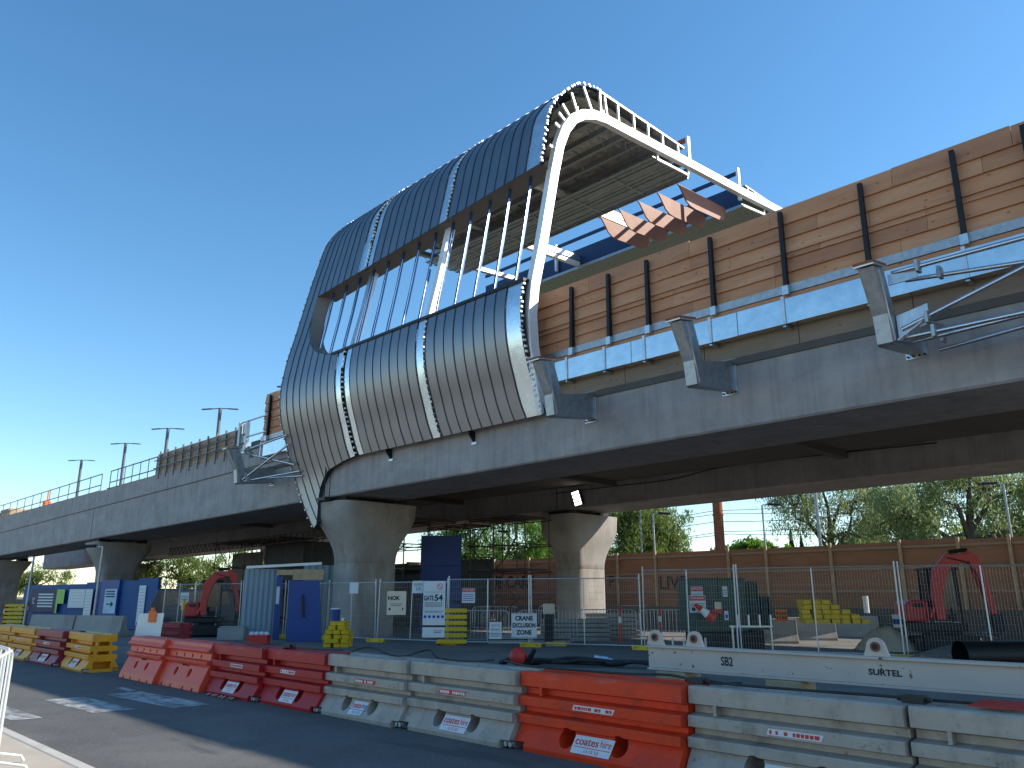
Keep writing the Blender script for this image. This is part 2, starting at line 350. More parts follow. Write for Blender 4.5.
while x < 8:
    x1 = min(8, x+2.6); b.bb(x+.01, x1-.01, YG+.02, YG+.1, 7.56, 8.05); x = x1
b.build('ply_strip', wood('shaded_form_ply', (.20, .15, .105), (.28, .21, .15)), t)  # darker copy of the form ply, duct shadow put into its colour
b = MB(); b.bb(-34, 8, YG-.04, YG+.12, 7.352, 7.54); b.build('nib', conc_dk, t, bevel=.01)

# outrigger brackets
def bracket(x, y0, label, s=1, timber=True):
    t = thing('outrigger_bracket', label, 'bracket', (x, YG, 6.7), 0, 'steel outrigger brackets on the viaduct face')
    h = .15
    b = MB(); b.prism([(x-h, 17.36, 6.72), (x-h, 17.36, 7.46), (x-h, 15.95, 7.2), (x-h, 15.55, 7.14), (x-h, 15.63, 6.56), (x-h, 15.7, 6.52)], (2*h, 0, 0)); b.build('arm', galvd, t, bevel=.008)
    b = MB()
    for dx in (-h, h-.02): b.prism([(x+dx, 15.55, 7.14), (x+dx, 15.95, 7.2), (x+dx, 15.62, 8.1), (x+dx, 15.08, 8.0)], (.02, 0, 0))
    b.prism([(x-h+.02, 15.9, 7.19), (x-h+.02, 15.94, 7.2), (x-h+.02, 15.61, 8.1), (x-h+.02, 15.57, 8.09)], (2*h-.04, 0, 0)); b.prism([(x-h+.02, 15.09, 8.0), (x-h+.02, 15.13, 8.0), (x-h+.02, 15.6, 7.15), (x-h+.02, 15.56, 7.14)], (2*h-.04, 0, 0))
    b.build('post', galvd, t)
    b = MB(); b.prism([(x+h+.002, 15.3, 7.98), (x+h+.002, 15.34, 7.98), (x+h+.002, 15.76, 6.6), (x+h+.002, 15.72, 6.6)], (.03, 0, 0)); b.build('stiffener', galv, t)
    b = MB(); b.bb(x-.22, x+.22, 17.362, 17.398, 6.62, 7.54); o = b.build('base_plate', galv, t)
    b = MB()
    for dx in (-.17, -.06, .06, .17): b.tube((x+dx, 17.36, 6.67), (x+dx, 17.31, 6.67), .022, 6)
    b.build('bolts', blackst, o)
    b = MB(); b.prism([(x-.2, 14.98, 8.0), (x-.2, 15.72, 8.13), (x-.2, 15.715, 8.16), (x-.2, 14.975, 8.03)], (.4, 0, 0)); b.build('cap_plate', galv, t)
    if timber:
        b = MB(); b.prism([(x-.2, 14.98, 8.032), (x-.2, 15.7, 8.162), (x-.2, 15.69, 8.22), (x-.2, 14.97, 8.09)], (.39, 0, 0)); b.build('packer', rust if x > -20 else timb, t)
    return t
bracket(-9.9, 0, 'grey steel outrigger bracket standing alone on the viaduct face, mid frame')
bracket(-5.45, 0, 'grey steel outrigger bracket carrying the right hand scaffold tubes')
bracket(-14.45, 0, 'grey steel outrigger bracket tucked beside the open end of the cladding')
bracket(-33.4, 0, 'pale steel outrigger bracket left of the cladding carrying tubes')
for x in (-19.6, -24.3, -28.4):
    t = thing('fixing_angle', {-19.6: 'small dark angle under the cladding nearest the right end', -24.3: 'small dark angle under the middle of the cladding', -28.4: 'small dark angle with a hanging rod under the cladding beside the pier'}[x], 'bracket', (x, YG, 6.9), 0, 'small fixings under the cladding')
    b = MB(); b.prism([(x, 17.38, 6.72), (x, 17.38, 7.1), (x, 17.12, 7.1), (x, 17.12, 7.0)], (.08, 0, 0)); b.build('angle', blackst, t)
    b = MB(); b.bb(x-.08, x+.16, 17.36, 17.398, 6.66, 6.74); b.build('plate', galv, t)
    if x == -28.4:
        b = MB(); b.tube((x, 17.1, 7.0), (x, 17.1, 5.6), .025, 6); b.bb(x-.3, x+.3, 16.95, 17.25, 5.5, 5.62); b.build('hanging_rod', blackst, t)
def tubes(name, label, segs, clamps, r=.045):
    t = thing(name, label, 'scaffold frame', segs[0][0], 0, 'tube frames hung between brackets')
    for a, c in segs:
        b = MB(); b.tube(a, c, r, 10); b.build('tube', strap, t, smooth=50)
    for p in clamps:
        b = MB(); p = Vector(p); b.tube(p-Vector((.05, 0, 0)), p+Vector((.05, 0, 0)), .075, 8); b.bb(p.x-.03, p.x+.03, p.y-.1, p.y+.1, p.z-.12, p.z+.12); b.build('clamp', galvd, t)
    return t
X1 = -5.2
tubes('tube_frame', 'bundle of shiny scaffold tubes reaching right from the bracket to the frame edge',
      [((X1, 15.75, 8.0), (3.5, 15.7, 7.95)), ((X1+.1, 16.2, 7.95), (3.5, 17.0, 7.2)), ((X1-.0, 15.9, 6.85), (.6, 16.0, 8.6)), ((X1, 15.85, 6.65), (3.5, 15.8, 6.62)), ((X1, 16.4, 6.7), (3.5, 16.2, 6.95)), ((X1+.3, 17.0, 6.6), (3.5, 16.4, 7.1)), ((-2.9, 16.0, 7.95), (3.5, 16.1, 7.9))],
      [(X1+.5, 15.75, 8.0), (X1+.75, 16.2, 7.93), (X1+.5, 15.9, 6.98), (X1+.6, 15.85, 6.66), (X1+.55, 16.5, 6.72)])
t = thing('gusset_plate', 'flat grey gusset plates welded beside the right hand bracket', 'plate', (X1, 16.5, 7))
b = MB(); b.prism([(X1, 15.6, 6.55), (X1, 16.9, 6.8), (X1+.5, 16.9, 7.05), (X1+.45, 15.9, 6.95)], (0, 0, .03)); b.build('lower_plate', galv, t)
b = MB(); b.prism([(X1-.07, 15.7, 7.75), (X1+.45, 15.8, 7.8), (X1+.45, 15.8, 7.98), (X1-.07, 15.7, 7.98)], (0, .04, 0)); b.build('upper_plate', galv, t); b = MB(); b.prism([(X1-.07, 15.9, 6.7), (X1+.5, 16.0, 6.9), (X1+.5, 16.0, 7.3), (X1-.07, 15.9, 7.15)], (0, .04, 0)); b.build('side_plate', galv, t)
X2 = -33.2
tubes('tube_frame', 'shiny scaffold tubes running from the left bracket behind the cladding edge',
      [((X2, 15.75, 8.0), (-24, 15.9, 8.0)) if 0 else ((X2, 15.8, 8.0), (-30.9, 16.6, 8.5)), ((X2, 15.9, 7.9), (-30.6, 16.9, 7.2)), ((X2+.1, 15.8, 6.7), (-30.9, 16.7, 8.1)), ((X2, 15.9, 6.65), (-30.3, 17.0, 6.9)), ((X2, 16.4, 6.8), (-30.2, 17.1, 6.7))],
      [(X2+.3, 15.9, 8.05), (X2+.3, 16.0, 7.8), (X2+.3, 15.9, 6.85), (X2+.35, 15.95, 6.7)])

# ------------------------------------------------------------------ station canopy
CT = thing('station_canopy', 'curved dark metal clad station canopy with long window opening and open steel end frame', 'station', (-24, 17.4, 9))
PR = [(17.24, 4.3), (17.22, 5.6), (17.16, 6.5), (17.05, 7.05), (16.96, 7.39), (16.76, 8.13), (16.51, 8.87), (16.34, 9.64), (16.30, 10.45), (16.39, 11.2), (16.55, 12.1), (16.77, 13.14), (17.0, 14.4), (17.22, 15.67), (17.43, 16.71), (17.70, 17.92), (18.13, 18.69), (18.62, 19.26), (19.3, 19.86), (20.04, 20.12), (20.8, 20.17)]
def crv(P, n=5):
    out = []
    for i in range(len(P)-1):
        p0 = Vector(P[max(0, i-1)]); p1 = Vector(P[i]); p2 = Vector(P[i+1]); p3 = Vector(P[min(len(P)-1, i+2)])
        for k in range(n):
            t_ = k/n; out.append(.5*((2*p1)+(p2-p0)*t_+(2*p0-5*p1+4*p2-p3)*t_**2+(-p0+3*p1-3*p2+p3)*t_**3))
    out.append(Vector(P[-1])); return out
PC = crv(PR)
CUM = [0]
for a, c in zip(PC, PC[1:]): CUM.append(CUM[-1]+(c-a).length)
def sz(z):      # z -> arc length
    for i in range(len(PC)-1):
        if PC[i].y <= z <= PC[i+1].y or i == len(PC)-2:
            f = (z-PC[i].y)/max(1e-6, PC[i+1].y-PC[i].y); return CUM[i]+f*(CUM[i+1]-CUM[i])
def ps(s_, x, off=0):    # point on skin, off>0 = outwards
    for i in range(len(PC)-1):
        if s_ <= CUM[i+1] or i == len(PC)-2:
            f = (s_-CUM[i])/(CUM[i+1]-CUM[i]); p = PC[i].lerp(PC[i+1], f); d = (PC[i+1]-PC[i]).normalized(); break
    nrm = Vector((-d.y, d.x)); p = p+nrm*off; z = p.y
    sk = .135*(8.2-z)**2 if z < 8.2 else 0
    if z > 12 and x < -27.5: sk = (z-12)*.105*min(1, (-27.5-x)/3.5)
    if z > 14: z -= .02*max(0, -16.2-x)*min(1, (z-14)/4)
    return (x+sk, p.x, z)
ZB = [(-31.25, 4.42), (-30.84, 4.6), (-30.35, 5.1), (-29.95, 5.6), (-29.55, 6.05), (-29.15, 6.38), (-28.5, 6.74), (-27.3, 6.96), (-26.4, 7.06), (-16, 7.08)]
def lin(T, x):
    for (a, u), (c, v) in zip(T, T[1:]):
        if x <= c: return u+(v-u)*(x-a)/(c-a)
    return T[-1][1]
def zb(x): return lin(ZB, x)
XL = -30.1
def zsill(x):
    rx, rz_ = 2.9, 2.6
    return 11.38 if x >= XL+rx else 11.38+rz_-rz_*math.sqrt(max(0, 1-((XL+rx-x)/rx)**2))
def zhead(x): return 15.75+.07*(x+16.2)
STOP = CUM[-1]
def sheet(mb, x0, x1, off=0, m=0, nseg=.22, dx=.2):
    nx = max(1, int(math.ceil((x1-x0)/dx)))
    for i in range(nx):
        a = x0+(x1-x0)*i/nx; c = x0+(x1-x0)*(i+1)/nx; mid = (a+c)/2
        if mid < XL: rng = [(lambda x: sz(zb(x)), lambda x: STOP)]
        else: rng = [(lambda x: sz(zb(x)), lambda x: sz(zsill(x))), (lambda x: sz(zhead(x)), lambda x: STOP)]
        for lo, hi in rng:
            la, lc, ha, hc = lo(a), lo(c), hi(a), hi(c); n = max(2, int((ha-la)/nseg)); vs = []
            for k in range(n+1): f = k/n; vs += [ps(la+(ha-la)*f, a, off), ps(lc+(hc-lc)*f, c, off)]
            mb.add(vs, [(2*k, 2*k+1, 2*k+3, 2*k+2) for k in range(n)], m)
def rib(mb, x, w, h, off=0, m=0):
    rng = [(sz(zb(x)), STOP)] if x < XL else [(sz(zb(x)), sz(zsill(x))), (sz(zhead(x)), STOP)]
    for lo, hi in rng:
        n = max(2, int((hi-lo)/.25)); R_ = []
        for k in range(n+1):
            s_ = lo+(hi-lo)*k/n; R_.append([ps(s_, x-w/2, off), ps(s_, x+w/2, off), ps(s_, x+w/2, off+h), ps(s_, x-w/2, off+h)])
        mb.loft(R_, m)
def sheet2(mb, x0, x1, which, off=0):
    global zsill, zhead
    n = max(1, int(math.ceil((x1-x0)/.2)))
    for i in range(n):
        a = x0+(x1-x0)*i/n; c = x0+(x1-x0)*(i+1)/n
        lo, hi = {'full': (lambda x: sz(zb(x)), lambda x: STOP), 'lower': (lambda x: sz(zb(x)), lambda x: sz(zsill(x))), 'upper': (lambda x: sz(zhead(x)), lambda x: STOP)}[which]
        la, lc, ha, hc = lo(a), lo(c), hi(a), hi(c); k_ = max(2, int((ha-la)/.2)); vs = []
        for k in range(k_+1): f = k/k_; vs += [ps(la+(ha-la)*f, a, off), ps(lc+(hc-lc)*f, c, off)]
        mb.add(vs, [(2*k, 2*k+1, 2*k+3, 2*k+2) for k in range(k_)])
def rib2(mb, x, w, h, which):
    lo, hi = {'full': (sz(zb(x)), STOP), 'lower': (sz(zb(x)), sz(zsill(x))), 'upper': (sz(zhead(x)), STOP)}[which]
    n = max(2, int((hi-lo)/.25)); R_ = []
    for k in range(n+1):
        s_ = lo+(hi-lo)*k/n; R_.append([ps(s_, x-w/2, 0), ps(s_, x+w/2, 0), ps(s_, x+w/2, h), ps(s_, x-w/2, h)])
    mb.loft(R_)
for x0, x1, n in [(-21.0, -16.95, 8), (-25.75, -21.55, 8), (-31.2, -26.8, 8)]:
    w = (x1-x0)/n
    for which in ('full', 'lower', 'upper'):
        b = MB(); s_ = MB(); c_ = 0
        for i in range(n):
            full = x0+(i+.5)*w < XL
            if full == (which == 'full'): sheet2(b, x0+i*w, x0+(i+1)*w, which, random.uniform(0, .008)); c_ += 1; rib2(s_, x0+i*w, .014, .022, which); rib2(s_, x0+(i+1)*w-.016, .014, .022, which)
        if c_: o = b.build({'full': 'end_cladding', 'lower': 'lower_cladding', 'upper': 'upper_cladding'}[which], skin, CT, recalc=False, smooth=30); s_.build('standing_seams', seamm, o)
for x0, x1 in [(-16.95, -16.3), (-21.55, -21.14), (-26.12, -25.75), (-26.8, -26.42)]:
    for which in ('lower', 'upper'): b = MB(); sheet2(b, x0, x1, which, -.015); b.build('foil_strip', foil, CT, recalc=False, smooth=30)
for x0, x1 in [(-16.3, -16.15), (-21.14, -21.0), (-26.42, -26.12)]:
    for which in ('lower', 'upper'): b = MB(); sheet2(b, x0, x1, which, -.1); b.build('dark_gap', blackst, CT, recalc=False)
b = MB(); rnd = random.Random(4)
for x, st in [(-16.22, .17), (-21.07, .2), (-26.27, .2), (-31.22, .3)]:
    rng = [(sz(zb(x)), STOP)] if x < XL else [(sz(zb(x)), sz(zsill(x))), (sz(zhead(x)), STOP)]
    for lo, hi in rng:
        q = lo+.1
        while q < hi:
            p = Vector(ps(q, x+rnd.uniform(-.05, .05), .0)); w = rnd.uniform(.02, .045); b.bb(p.x-w, p.x+w, p.y-.05, p.y+.03, p.z-.03, p.z+.035); q += st*rnd.uniform(.8, 1.2)
x = -31
while x < -16.3:
    p = Vector(ps(STOP-.9, x, .05)); b.bb(p.x-.07, p.x+.07, p.y-.05, p.y+.3, p.z-.02, p.z+.05); x += .5
tag(b.build('clips', galvw, CT), kind='stuff')
# bottom return edge of the tail
b = MB()
pts = [x for x in [-31.2+.15*i for i in range(0, 36)]]
for a, c in zip(pts, pts[1:]):
    A = Vector(ps(sz(zb(a)), a)); C_ = Vector(ps(sz(zb(c)), c)); b.quad(A, C_, C_+Vector((.02, .2, .06)), A+Vector((.02, .2, .06)))
    pass
b.build('bottom_return', seamm, CT, recalc=False)
# left end closure
b = MB(); n = 60
for k in range(n):
    s0 = sz(4.45)+(STOP-sz(4.45))*k/n; s1 = sz(4.45)+(STOP-sz(4.45))*(k+1)/n
    b.quad(ps(s0, -31.2), ps(s1, -31.2), ps(s1, -31.2, -.3), ps(s0, -31.2, -.12 if k < 20 else -.3))
b.build('end_closure', seamm, CT, recalc=False)
# window lining
WD = .95
b = MB(); N = 30
def wl(p, d): return (p[0], p[1]+d, p[2]+.0*d)
xs = [XL+(-16.25-XL)*i/N for i in range(N+1)]
for a, c in zip(xs, xs[1:]):
    A = ps(sz(zhead(a)), a, .03); C_ = ps(sz(zhead(c)), c, .03); b.quad(A, C_, wl(C_, WD), wl(A, WD))
b.build('window_head_lining', soff, CT, recalc=False)
b = MB(); n = 14; z0, z1 = zsill(XL+.001), zhead(XL)
for k in range(n):
    A = ps(sz(z0+(z1-z0)*k/n), XL, .03); C_ = ps(sz(z0+(z1-z0)*(k+1)/n), XL, .03); b.quad(A, C_, (C_[0]+.25, C_[1]+WD*.6, C_[2]), (A[0]+.25, A[1]+WD*.6, A[2]))
xq = [XL+2.95*(i/20)**1.6 for i in range(21)]
for a, c in zip(xq, xq[1:]):
    A = ps(sz(zsill(a)), a, .03); C_ = ps(sz(zsill(c)), c, .03); f = lambda q: .25*max(0, 1-(q-XL)/2.9)
    b.quad(A, C_, (C_[0]+f(c), C_[1]+WD*.6, C_[2]), (A[0]+f(a), A[1]+WD*.6, A[2]))
b.build('window_corner_lining', soff, CT, recalc=False, smooth=40)
b = MB(); xs = [XL+2.85+(-16.2-XL-2.85)*i/10 for i in range(11)]
for a, c in zip(xs, xs[1:]):
    A = Vector(ps(sz(11.38), a, .06)); C_ = Vector(ps(sz(11.38), c, .06)); b.loft([[A, A+Vector((0, .55, .02)), A+Vector((0, .55, -.1)), A+Vector((0, 0, -.1))], [C_, C_+Vector((0, .55, .02)), C_+Vector((0, .55, -.1)), C_+Vector((0, 0, -.1))]])
b.build('window_sill', blackst, CT)
x = -17.0
while x > -30:
    ysl = lambda z: ps(sz(z), x)[1]+.35
    b = MB(); zl = zsill(x); zh = zhead(x)
    for z_a, z_b in [(zl, zh)]:
        R_ = []
        for k in range(7):
            z = z_a+(z_b-z_a)*k/6; y = ysl(z); R_.append([(x-.02, y-.06, z), (x+.02, y-.06, z), (x+.02, y+.06, z), (x-.02, y+.06, z)])
        b.loft(R_)
    o = b.build('mullion', mull, CT)
    b = MB(); z = (zl+zh)/2; b.bb(x+.022, x+.05, ysl(z)-.1, ysl(z)-.05, zl+.1, zh-.3) if 0 else b.bar((x+.03, ysl(zl)-.03, zl+.05), (x+.03, ysl(zh-.4)-.03, zh-.4), .018, .03); b.build('mullion_rail', foil, o)
    x -= 1.01
# portal frames
def portal(x, m, w=.36, low=True):
    P = [(17.22, 7.15), (17.0, 8.0), (16.74, 9.2), (16.66, 10.2), (16.78, 11.2), (17.22, 12.95), (17.8, 15.6), (18.1, 16.8), (18.42, 17.55), (18.85, 18.15), (19.4, 18.58), (20.0, 18.85), (20.7, 19.0), (22, 19.1), (26.5, 19.5), (30.9, 19.85), (34.6, 20.2)]
    if not low: P = [(17.05, 8.6), (16.95, 10.0)]+P[4:]
    b = MB(); Rg = []
    for i, p in enumerate(P):
        a = Vector(P[max(0, i-1)]); c = Vector(P[min(len(P)-1, i+1)]); d = (c-a).normalized(); n = Vector((-d.y, d.x))*w/2; p = Vector(p)
        Rg.append([(x-.12, p.x-n.x, p.y-n.y), (x+.12, p.x-n.x, p.y-n.y), (x+.12, p.x+n.x, p.y+n.y), (x-.12, p.x+n.x, p.y+n.y)])
    b.loft(Rg); return b.build('portal_frame', m, CT, bevel=.01)
portal(-16.2, galvw, .38); portal(-21.5, galvw, .3, False); portal(-26.4, galv, .3, False); portal(-30.9, galvd, .25, False)
b = MB()
for a, c in [((18.15, 18.1), (18.52, 17.9)), ((18.35, 18.55), (18.75, 18.2)), ((18.85, 19.25), (19.15, 18.6)), ((19.54, 19.85), (19.97, 19.05)), ((20.46, 20.1), (20.52, 19.1)), ((20.74, 20.1), (20.87, 19.2)), ((21.55, 20.1), (21.59, 19.2)), ((22.55, 20.1), (22.59, 19.3)), ((23.5, 20.1), (23.5, 19.4)), ((24.5, 20.1), (24.5, 19.45)), ((25.6, 20.1), (25.6, 19.5)), ((17.95, 17.6), (18.3, 17.5)), ((17.65, 16.6), (18.0, 16.6))]:
    b = MB(); b.bar((-16.2, a[0], a[1]), (-16.2, c[0], c[1]), .07, .09); b.build('end_strut', galvw, CT)
for xx in (-17.5, -19, -20.5, -22.5, -24, -25.5, -27.5, -29, -30.4):
    b = MB()
    for a, c in [((18.85, 19.25), (19.15, 18.6)), ((19.54, 19.85), (19.97, 19.05)), ((20.46, 20.1), (20.52, 19.1)), ((18.35, 18.55), (18.75, 18.2))]: b.bar((xx, a[0], a[1]), (xx, c[0], c[1]), .05, .06)
    b.bar((xx, 18.6, 18.1), (xx, 20.2, 19.1), .06, .1); b.bar((xx, 20.2, 19.45), (xx, 26.3, 19.66), .05, .08); b.build('rafter', galvd, CT)
# roof deck + insulation + purlins
b = MB(); b.prism([(-16.2, 20.6, 20.12), (-16.2, 26.1, 20.12), (-16.2, 26.1, 20.19), (-16.2, 20.6, 20.19)], (-15, 0, 0)); b.build('roof_sheet', skin, CT)
b = MB(); n = 46
X_ = [-16.3-14.7*i/70 for i in range(71)]; Yv = [18.35, 18.75, 19.3, 20.0]+[20.6+.35*i for i in range(17)]
def zi(y): return {18.35: 18.3, 18.75: 18.9, 19.3: 19.35, 20.0: 19.65}.get(y, 19.75)
rnd = random.Random(9); V = [(x, y, zi(y)+rnd.uniform(-.05, .05)) for x in X_ for y in Yv]; m_ = len(Yv)
b.add(V, [(i*m_+j, i*m_+j+1, (i+1)*m_+j+1, (i+1)*m_+j) for i in range(70) for j in range(m_-1)]); b.build('insulation', insul, CT, recalc=False)
for y, z in [(18.75, 18.25), (19.2, 18.85), (19.9, 19.2), (20.7, 19.42), (21.6, 19.46), (22.5, 19.5), (23.4, 19.55), (24.3, 19.6), (25.2, 19.62), (26.1, 19.66)]:
    b = MB(); z -= .1; b.bb(-31, -16.2, y-.03, y+.03, z-.14, z+.1); b.bb(-31, -16.2, y+.03, y+.13, z-.14, z-.12); b.build('purlin', galvd, CT)
b = MB()
for y in (21.1, 22.0, 23.8): 
    x = -17
    while x > -31: b.bar((x, y-.8, 19.36), (x-.9, y+.9, 19.36), .03, .03); x -= 2.3
b.build('bracing', galv, CT)
# void edge tray
b = MB(); y = 23.9; k = 0
while y < 26.35: b.bb(-31, -16.3, y, y+.2, 18.86+.04*(k % 2)+.03*(y-24), 18.9+.04*(k % 2)+.03*(y-24)); y += .235 if k % 4 else .33; k += 1
b.bb(-31, -16.3, 26.38, 26.44, 18.86, 19.36); b.build('gutter_tray', galvd, CT)
b = MB()
for y, z in [(24.2, 18.9), (26.42, 18.98)]: b.bar((-16.28, y, z), (-16.28, y, z+.5), .07, .07)
b.bar((-16.28, 24.15, 18.84), (-16.28, 26.45, 19.02), .07, .09); b.build('tray_end_frame', galvw, CT)
b = MB()
for x in (-18.5, -20.9, -23.3, -25.7, -28.1): b.bar((x, 24.2, 18.82), (x, 26.4, 18.92), .05, .05)
b.build('tray_ties', galv, CT)
# void framing, far roof half
b = MB(); b.bb(-31, -16.3, 26.5, 26.62, 20.7, 20.95) if 0 else None
b.bb(-34, -16.35, 30.95, 31.05, 20.95, 21.12); b.build('upper_rail', dkblue, CT)
for x, y, z1 in [(-16.32, 26.62, 20.95), (-16.32, 30.8, 21.15), (-22.8, 30.85, 21.1), (-27.9, 30.85, 21.1)]:
    b = MB(); b.bar((x, y, 19.5), (x, y, z1), .16, .12); b.build('roof_post', galvw, CT)
b = MB(); b.bar((-16.4, 26.62, 20.85), (-17.1, 26.62, 20.85), .1, .2); b.build('rail_stub', rust, CT)
b = MB(); b.bb(-34, -16.4, 31.0, 31.08, 19.4, 20.4); b.build('void_fascia', dkblue, CT)
b = MB()
for i in range(12): y = 31.1+.22*i; b.bb(-34, -16.35, y, y+.18, 19.38+.02*i, 19.44+.02*i)
b.bb(-34, -16.35, 31.0, 31.1, 19.25, 19.42); b.build('far_soffit', galvd, CT)
b = MB(); b.bb(-34, -16.3, 31.4, 34.7, 20.45, 20.52); b.build('far_roof_sheet', skin, CT)
b = MB()
for y in (31.6, 32.2, 32.9, 33.6, 34.3): b.bar((-16.3, y, 19.9), (-16.3, y, 20.45), .06, .06)
b.bar((-16.3, 31.0, 19.3), (-16.3, 33.0, 19.55), .08, .1); b.bar((-16.3, 33, 19.5), (-16.3, 33.1, 20.1), .06, .06); b.build('far_end_frame', galvw, CT)
for xx in (-21.5, -26.4): b = MB(); b.bar((xx, 26.4, 19.2), (xx, 31, 19.5), .25, .2); b.build('void_tie', galvw, CT)
fp = [(26.8, 19.08), (26.95, 19.0), (27.2, 18.72), (27.4, 18.48), (27.7, 18.35), (28.1, 18.33), (30.1, 18.52), (30.45, 18.62), (30.75, 19.2), (30.6, 19.32)]
for k, x in enumerate((-17.05, -18.13, -19.2, -20.3, -21.4)):
    b = MB(); b.prism([(x, y, z) for y, z in fp], (-.06, 0, 0))
    b.build('roof_fin', fin_m, CT)
# diagonal foot brace + leg foil
b = MB(); b.bar((-16.3, 17.2, 12.9), (-16.3, 20.2, 12.6), .01, .01) if 0 else None
b.bar((-16.6, 17.3, 13.05), (-16.6, 20.4, 12.9), .16, .2); b.bar((-16.6, 20.4, 12.9), (-16.6, 20.4, 14.2), .16, .16); 
b = MB(); b.bb(-16.52, -16.1, 16.2, 16.5, 7.1, 10.2) if 0 else None

# ------------------------------------------------------------------ masts on the left deck, railings, formwork
for k, (x, y, h, lab) in enumerate([(-37.6, 20.6, 12.75, 'double headed mast light half hidden behind the hoarding end'), (-45.7, 20, 12.75, 'double headed mast light right of the three, above the formwork'), (-53.6, 20, 12.7, 'double headed mast light at the left end of the formwork'), (-61.5, 20, 12.75, 'double headed mast light, second from the left'), (-71.6, 20, 12.7, 'leftmost double headed mast light on the viaduct')]):
    t = thing('mast_light', lab, 'street light', (x, y, 7.5), 0, 'mast lights on the viaduct')
    b = MB(); b.tube((x, y, 7.5), (x, y, h), .11, 8); b.build('pole', pole_m, t, smooth=50)
    for s in (-1, 1):
        b = MB(); b.bar((x, y, h-.02), (x+s*.5, y+s*.5, h-.05), .05, .05); b.bar((x+s*.35, y+s*.35, h-.04), (x+s*.78, y+s*.78, h-.08), .18, .05); b.build('lamp_head', pole_m, t)
    b = MB(); b.bar((x-.18, y, h-.45), (x+.18, y, h-.45), .05, .05); b.build('cross_piece', pole_m, t)
def rail(x0, x1, label, z0=8.55, z1=9.75, y=YG+.1, step=1.25):
    t = thing('edge_railing', label, 'railing', (x0, y, z0), 0, 'railings on the left viaduct')
    for z, nm in ((z1, 'top_rail'), (z0+.45, 'mid_rail')):
        b = MB(); b.tube((x0, y, z), (x1, y, z), .035, 6); b.build(nm, pole_m, t)
    x = x0; n = max(1, round((x1-x0)/step))
    for i in range(n+1):
        x = x0+(x1-x0)*i/n; b = MB(); b.tube((x, y, z0-.1), (x, y, z1+(.06 if i % 2 else 0)), .03, 6); b.bb(x-.08, x+.08, y-.12, y+.04, z0-.12, z0+.08); b.build('post', pole_m, t)
    b = MB(); b.bb(x0, x1, y+.03, y+.06, z0, z0+.12); b.build('toe_board', plyd, t)
rail(-110, -57.6, 'long dark edge railing running to the left frame edge', step=2.4)
rail(-55.9, -48.0, 'dark edge railing between the gap and the ply formwork')
t = thing('ply_formwork', 'weathered ply formwork wall with steel stiffeners on the left viaduct', 'formwork', (-42, YG, 8.5))
b = MB(); b.bb(-47.8, -37.3, YG+.05, YG+.12, 8.5, 9.85)
for z in (8.9, 9.25, 9.6): b.bb(-47.8, -37.3, YG+.0, YG+.05, z, z+.04)
b.build('ply_panels', plyd, t)
for i in range(10):
    x = -47.2+i*1.07; b = MB(); b.bb(x-.05, x+.05, YG-.08, YG-.01, 8.35, 9.95); b.build('stiffener', pole_m, t)
for z in (9.0, 9.45):
    b = MB(); b.tube((-47.9, YG-.1, z), (-36.5, YG-.1, z), .03, 6); b.build('waler', pole_m, t)
t = thing('access_gate', 'grey steel gate frame at the right end of the ply formwork', 'gate', (-36.6, YG, 8.5))
b = MB(); b.bb(-37.1, -36.9, YG-.15, YG+.05, 8.5, 10.1); b.bb(-36.4, -36.25, YG-.1, YG+.05, 8.5, 10.1); b.build('gate_posts', galvd, t)
b = MB(); b.bar((-37, YG, 10.1), (-34.2, YG, 10.1), .06, .06); b.bar((-36.3, YG, 9.3), (-34.2, YG, 9.3), .06, .06); b.build('rails', galvd, t)
b = MB(); b.bb(-36.85, -36.42, YG-.02, YG+.02, 8.6, 10.0); b.build('leaf', galv, t)
# things on the far left deck
for nm, x, y, z, s, m, lab in [('tarpaulin', -96, 19, 9.1, (4, 1.5, .5), pvc_blue, 'blue tarpaulin cover on the distant deck, at the left frame edge'), ('material_pallet', -90, 20, 9.2, (2.5, 1.2, .5), timb, 'pale timber pallet load on the distant deck')]:
    b = MB(); b.bb(x-s[0], x+s[0], y-s[1], y+s[1], 7.5, z+s[2]); b.bb(x-s[0]*.7, x+s[0]*.5, y-s[1]*.9, y+s[1]*.9, z+s[2], z+s[2]+.25); tag(b.build(nm, m, bevel=.15), lab, nm.split('_')[0])
t = thing('work_mast', 'small orange mast stub standing behind the left railing', 'mast', (-80, 20, 8.5)); b = MB(); b.bb(-80.3, -79.7, 19.7, 20.3, 7.5, 10.0); b.build('box', orangem, t, bevel=.1); b = MB(); b.tube((-80, 20, 10), (-80, 20, 10.9), .06, 6); b.build('stub', orangem, t)

# ------------------------------------------------------------------ water barriers
def solid(prof, L):
    b = MB(); P = prof+[(-y, z) for y, z in reversed(prof)]
    b.prism([(-L/2, y, z) for y, z in P], (L, 0, 0)); return b
profA = [(-.40, 0), (-.41, .05), (-.27, .275), (-.325, .295), (-.325, .375), (-.315, .39), (-.185, .41), (-.185, .46), (-.305, .485), (-.305, .575), (-.295, .59), (-.165, .61), (-.165, .675), (-.275, .70), (-.275, .845), (-.255, .865), (-.135, .865), (-.11, .835)]
tmp = bpy.data.objects.new('tmp', solid(profA, 2.12).mesh('a', [white_p, rubber])); COL.objects.link(tmp)
c = MB()
for s in (-1, 1):
    for x in (-.34, .34): (c.path([(x, -.6, .205), (x, .6, .205)], .105, 18) if s > 0 else None)
    c.path([(0.05, s*.5, .44), (0.05, s*.18, .44)], .022, 10)
    for x in (-1.07, 1.07): c.bb(x-.16, x+.16, s*.25 if s > 0 else -.6, .6 if s > 0 else -.25, -.1, .095)
boolcut(tmp, c)
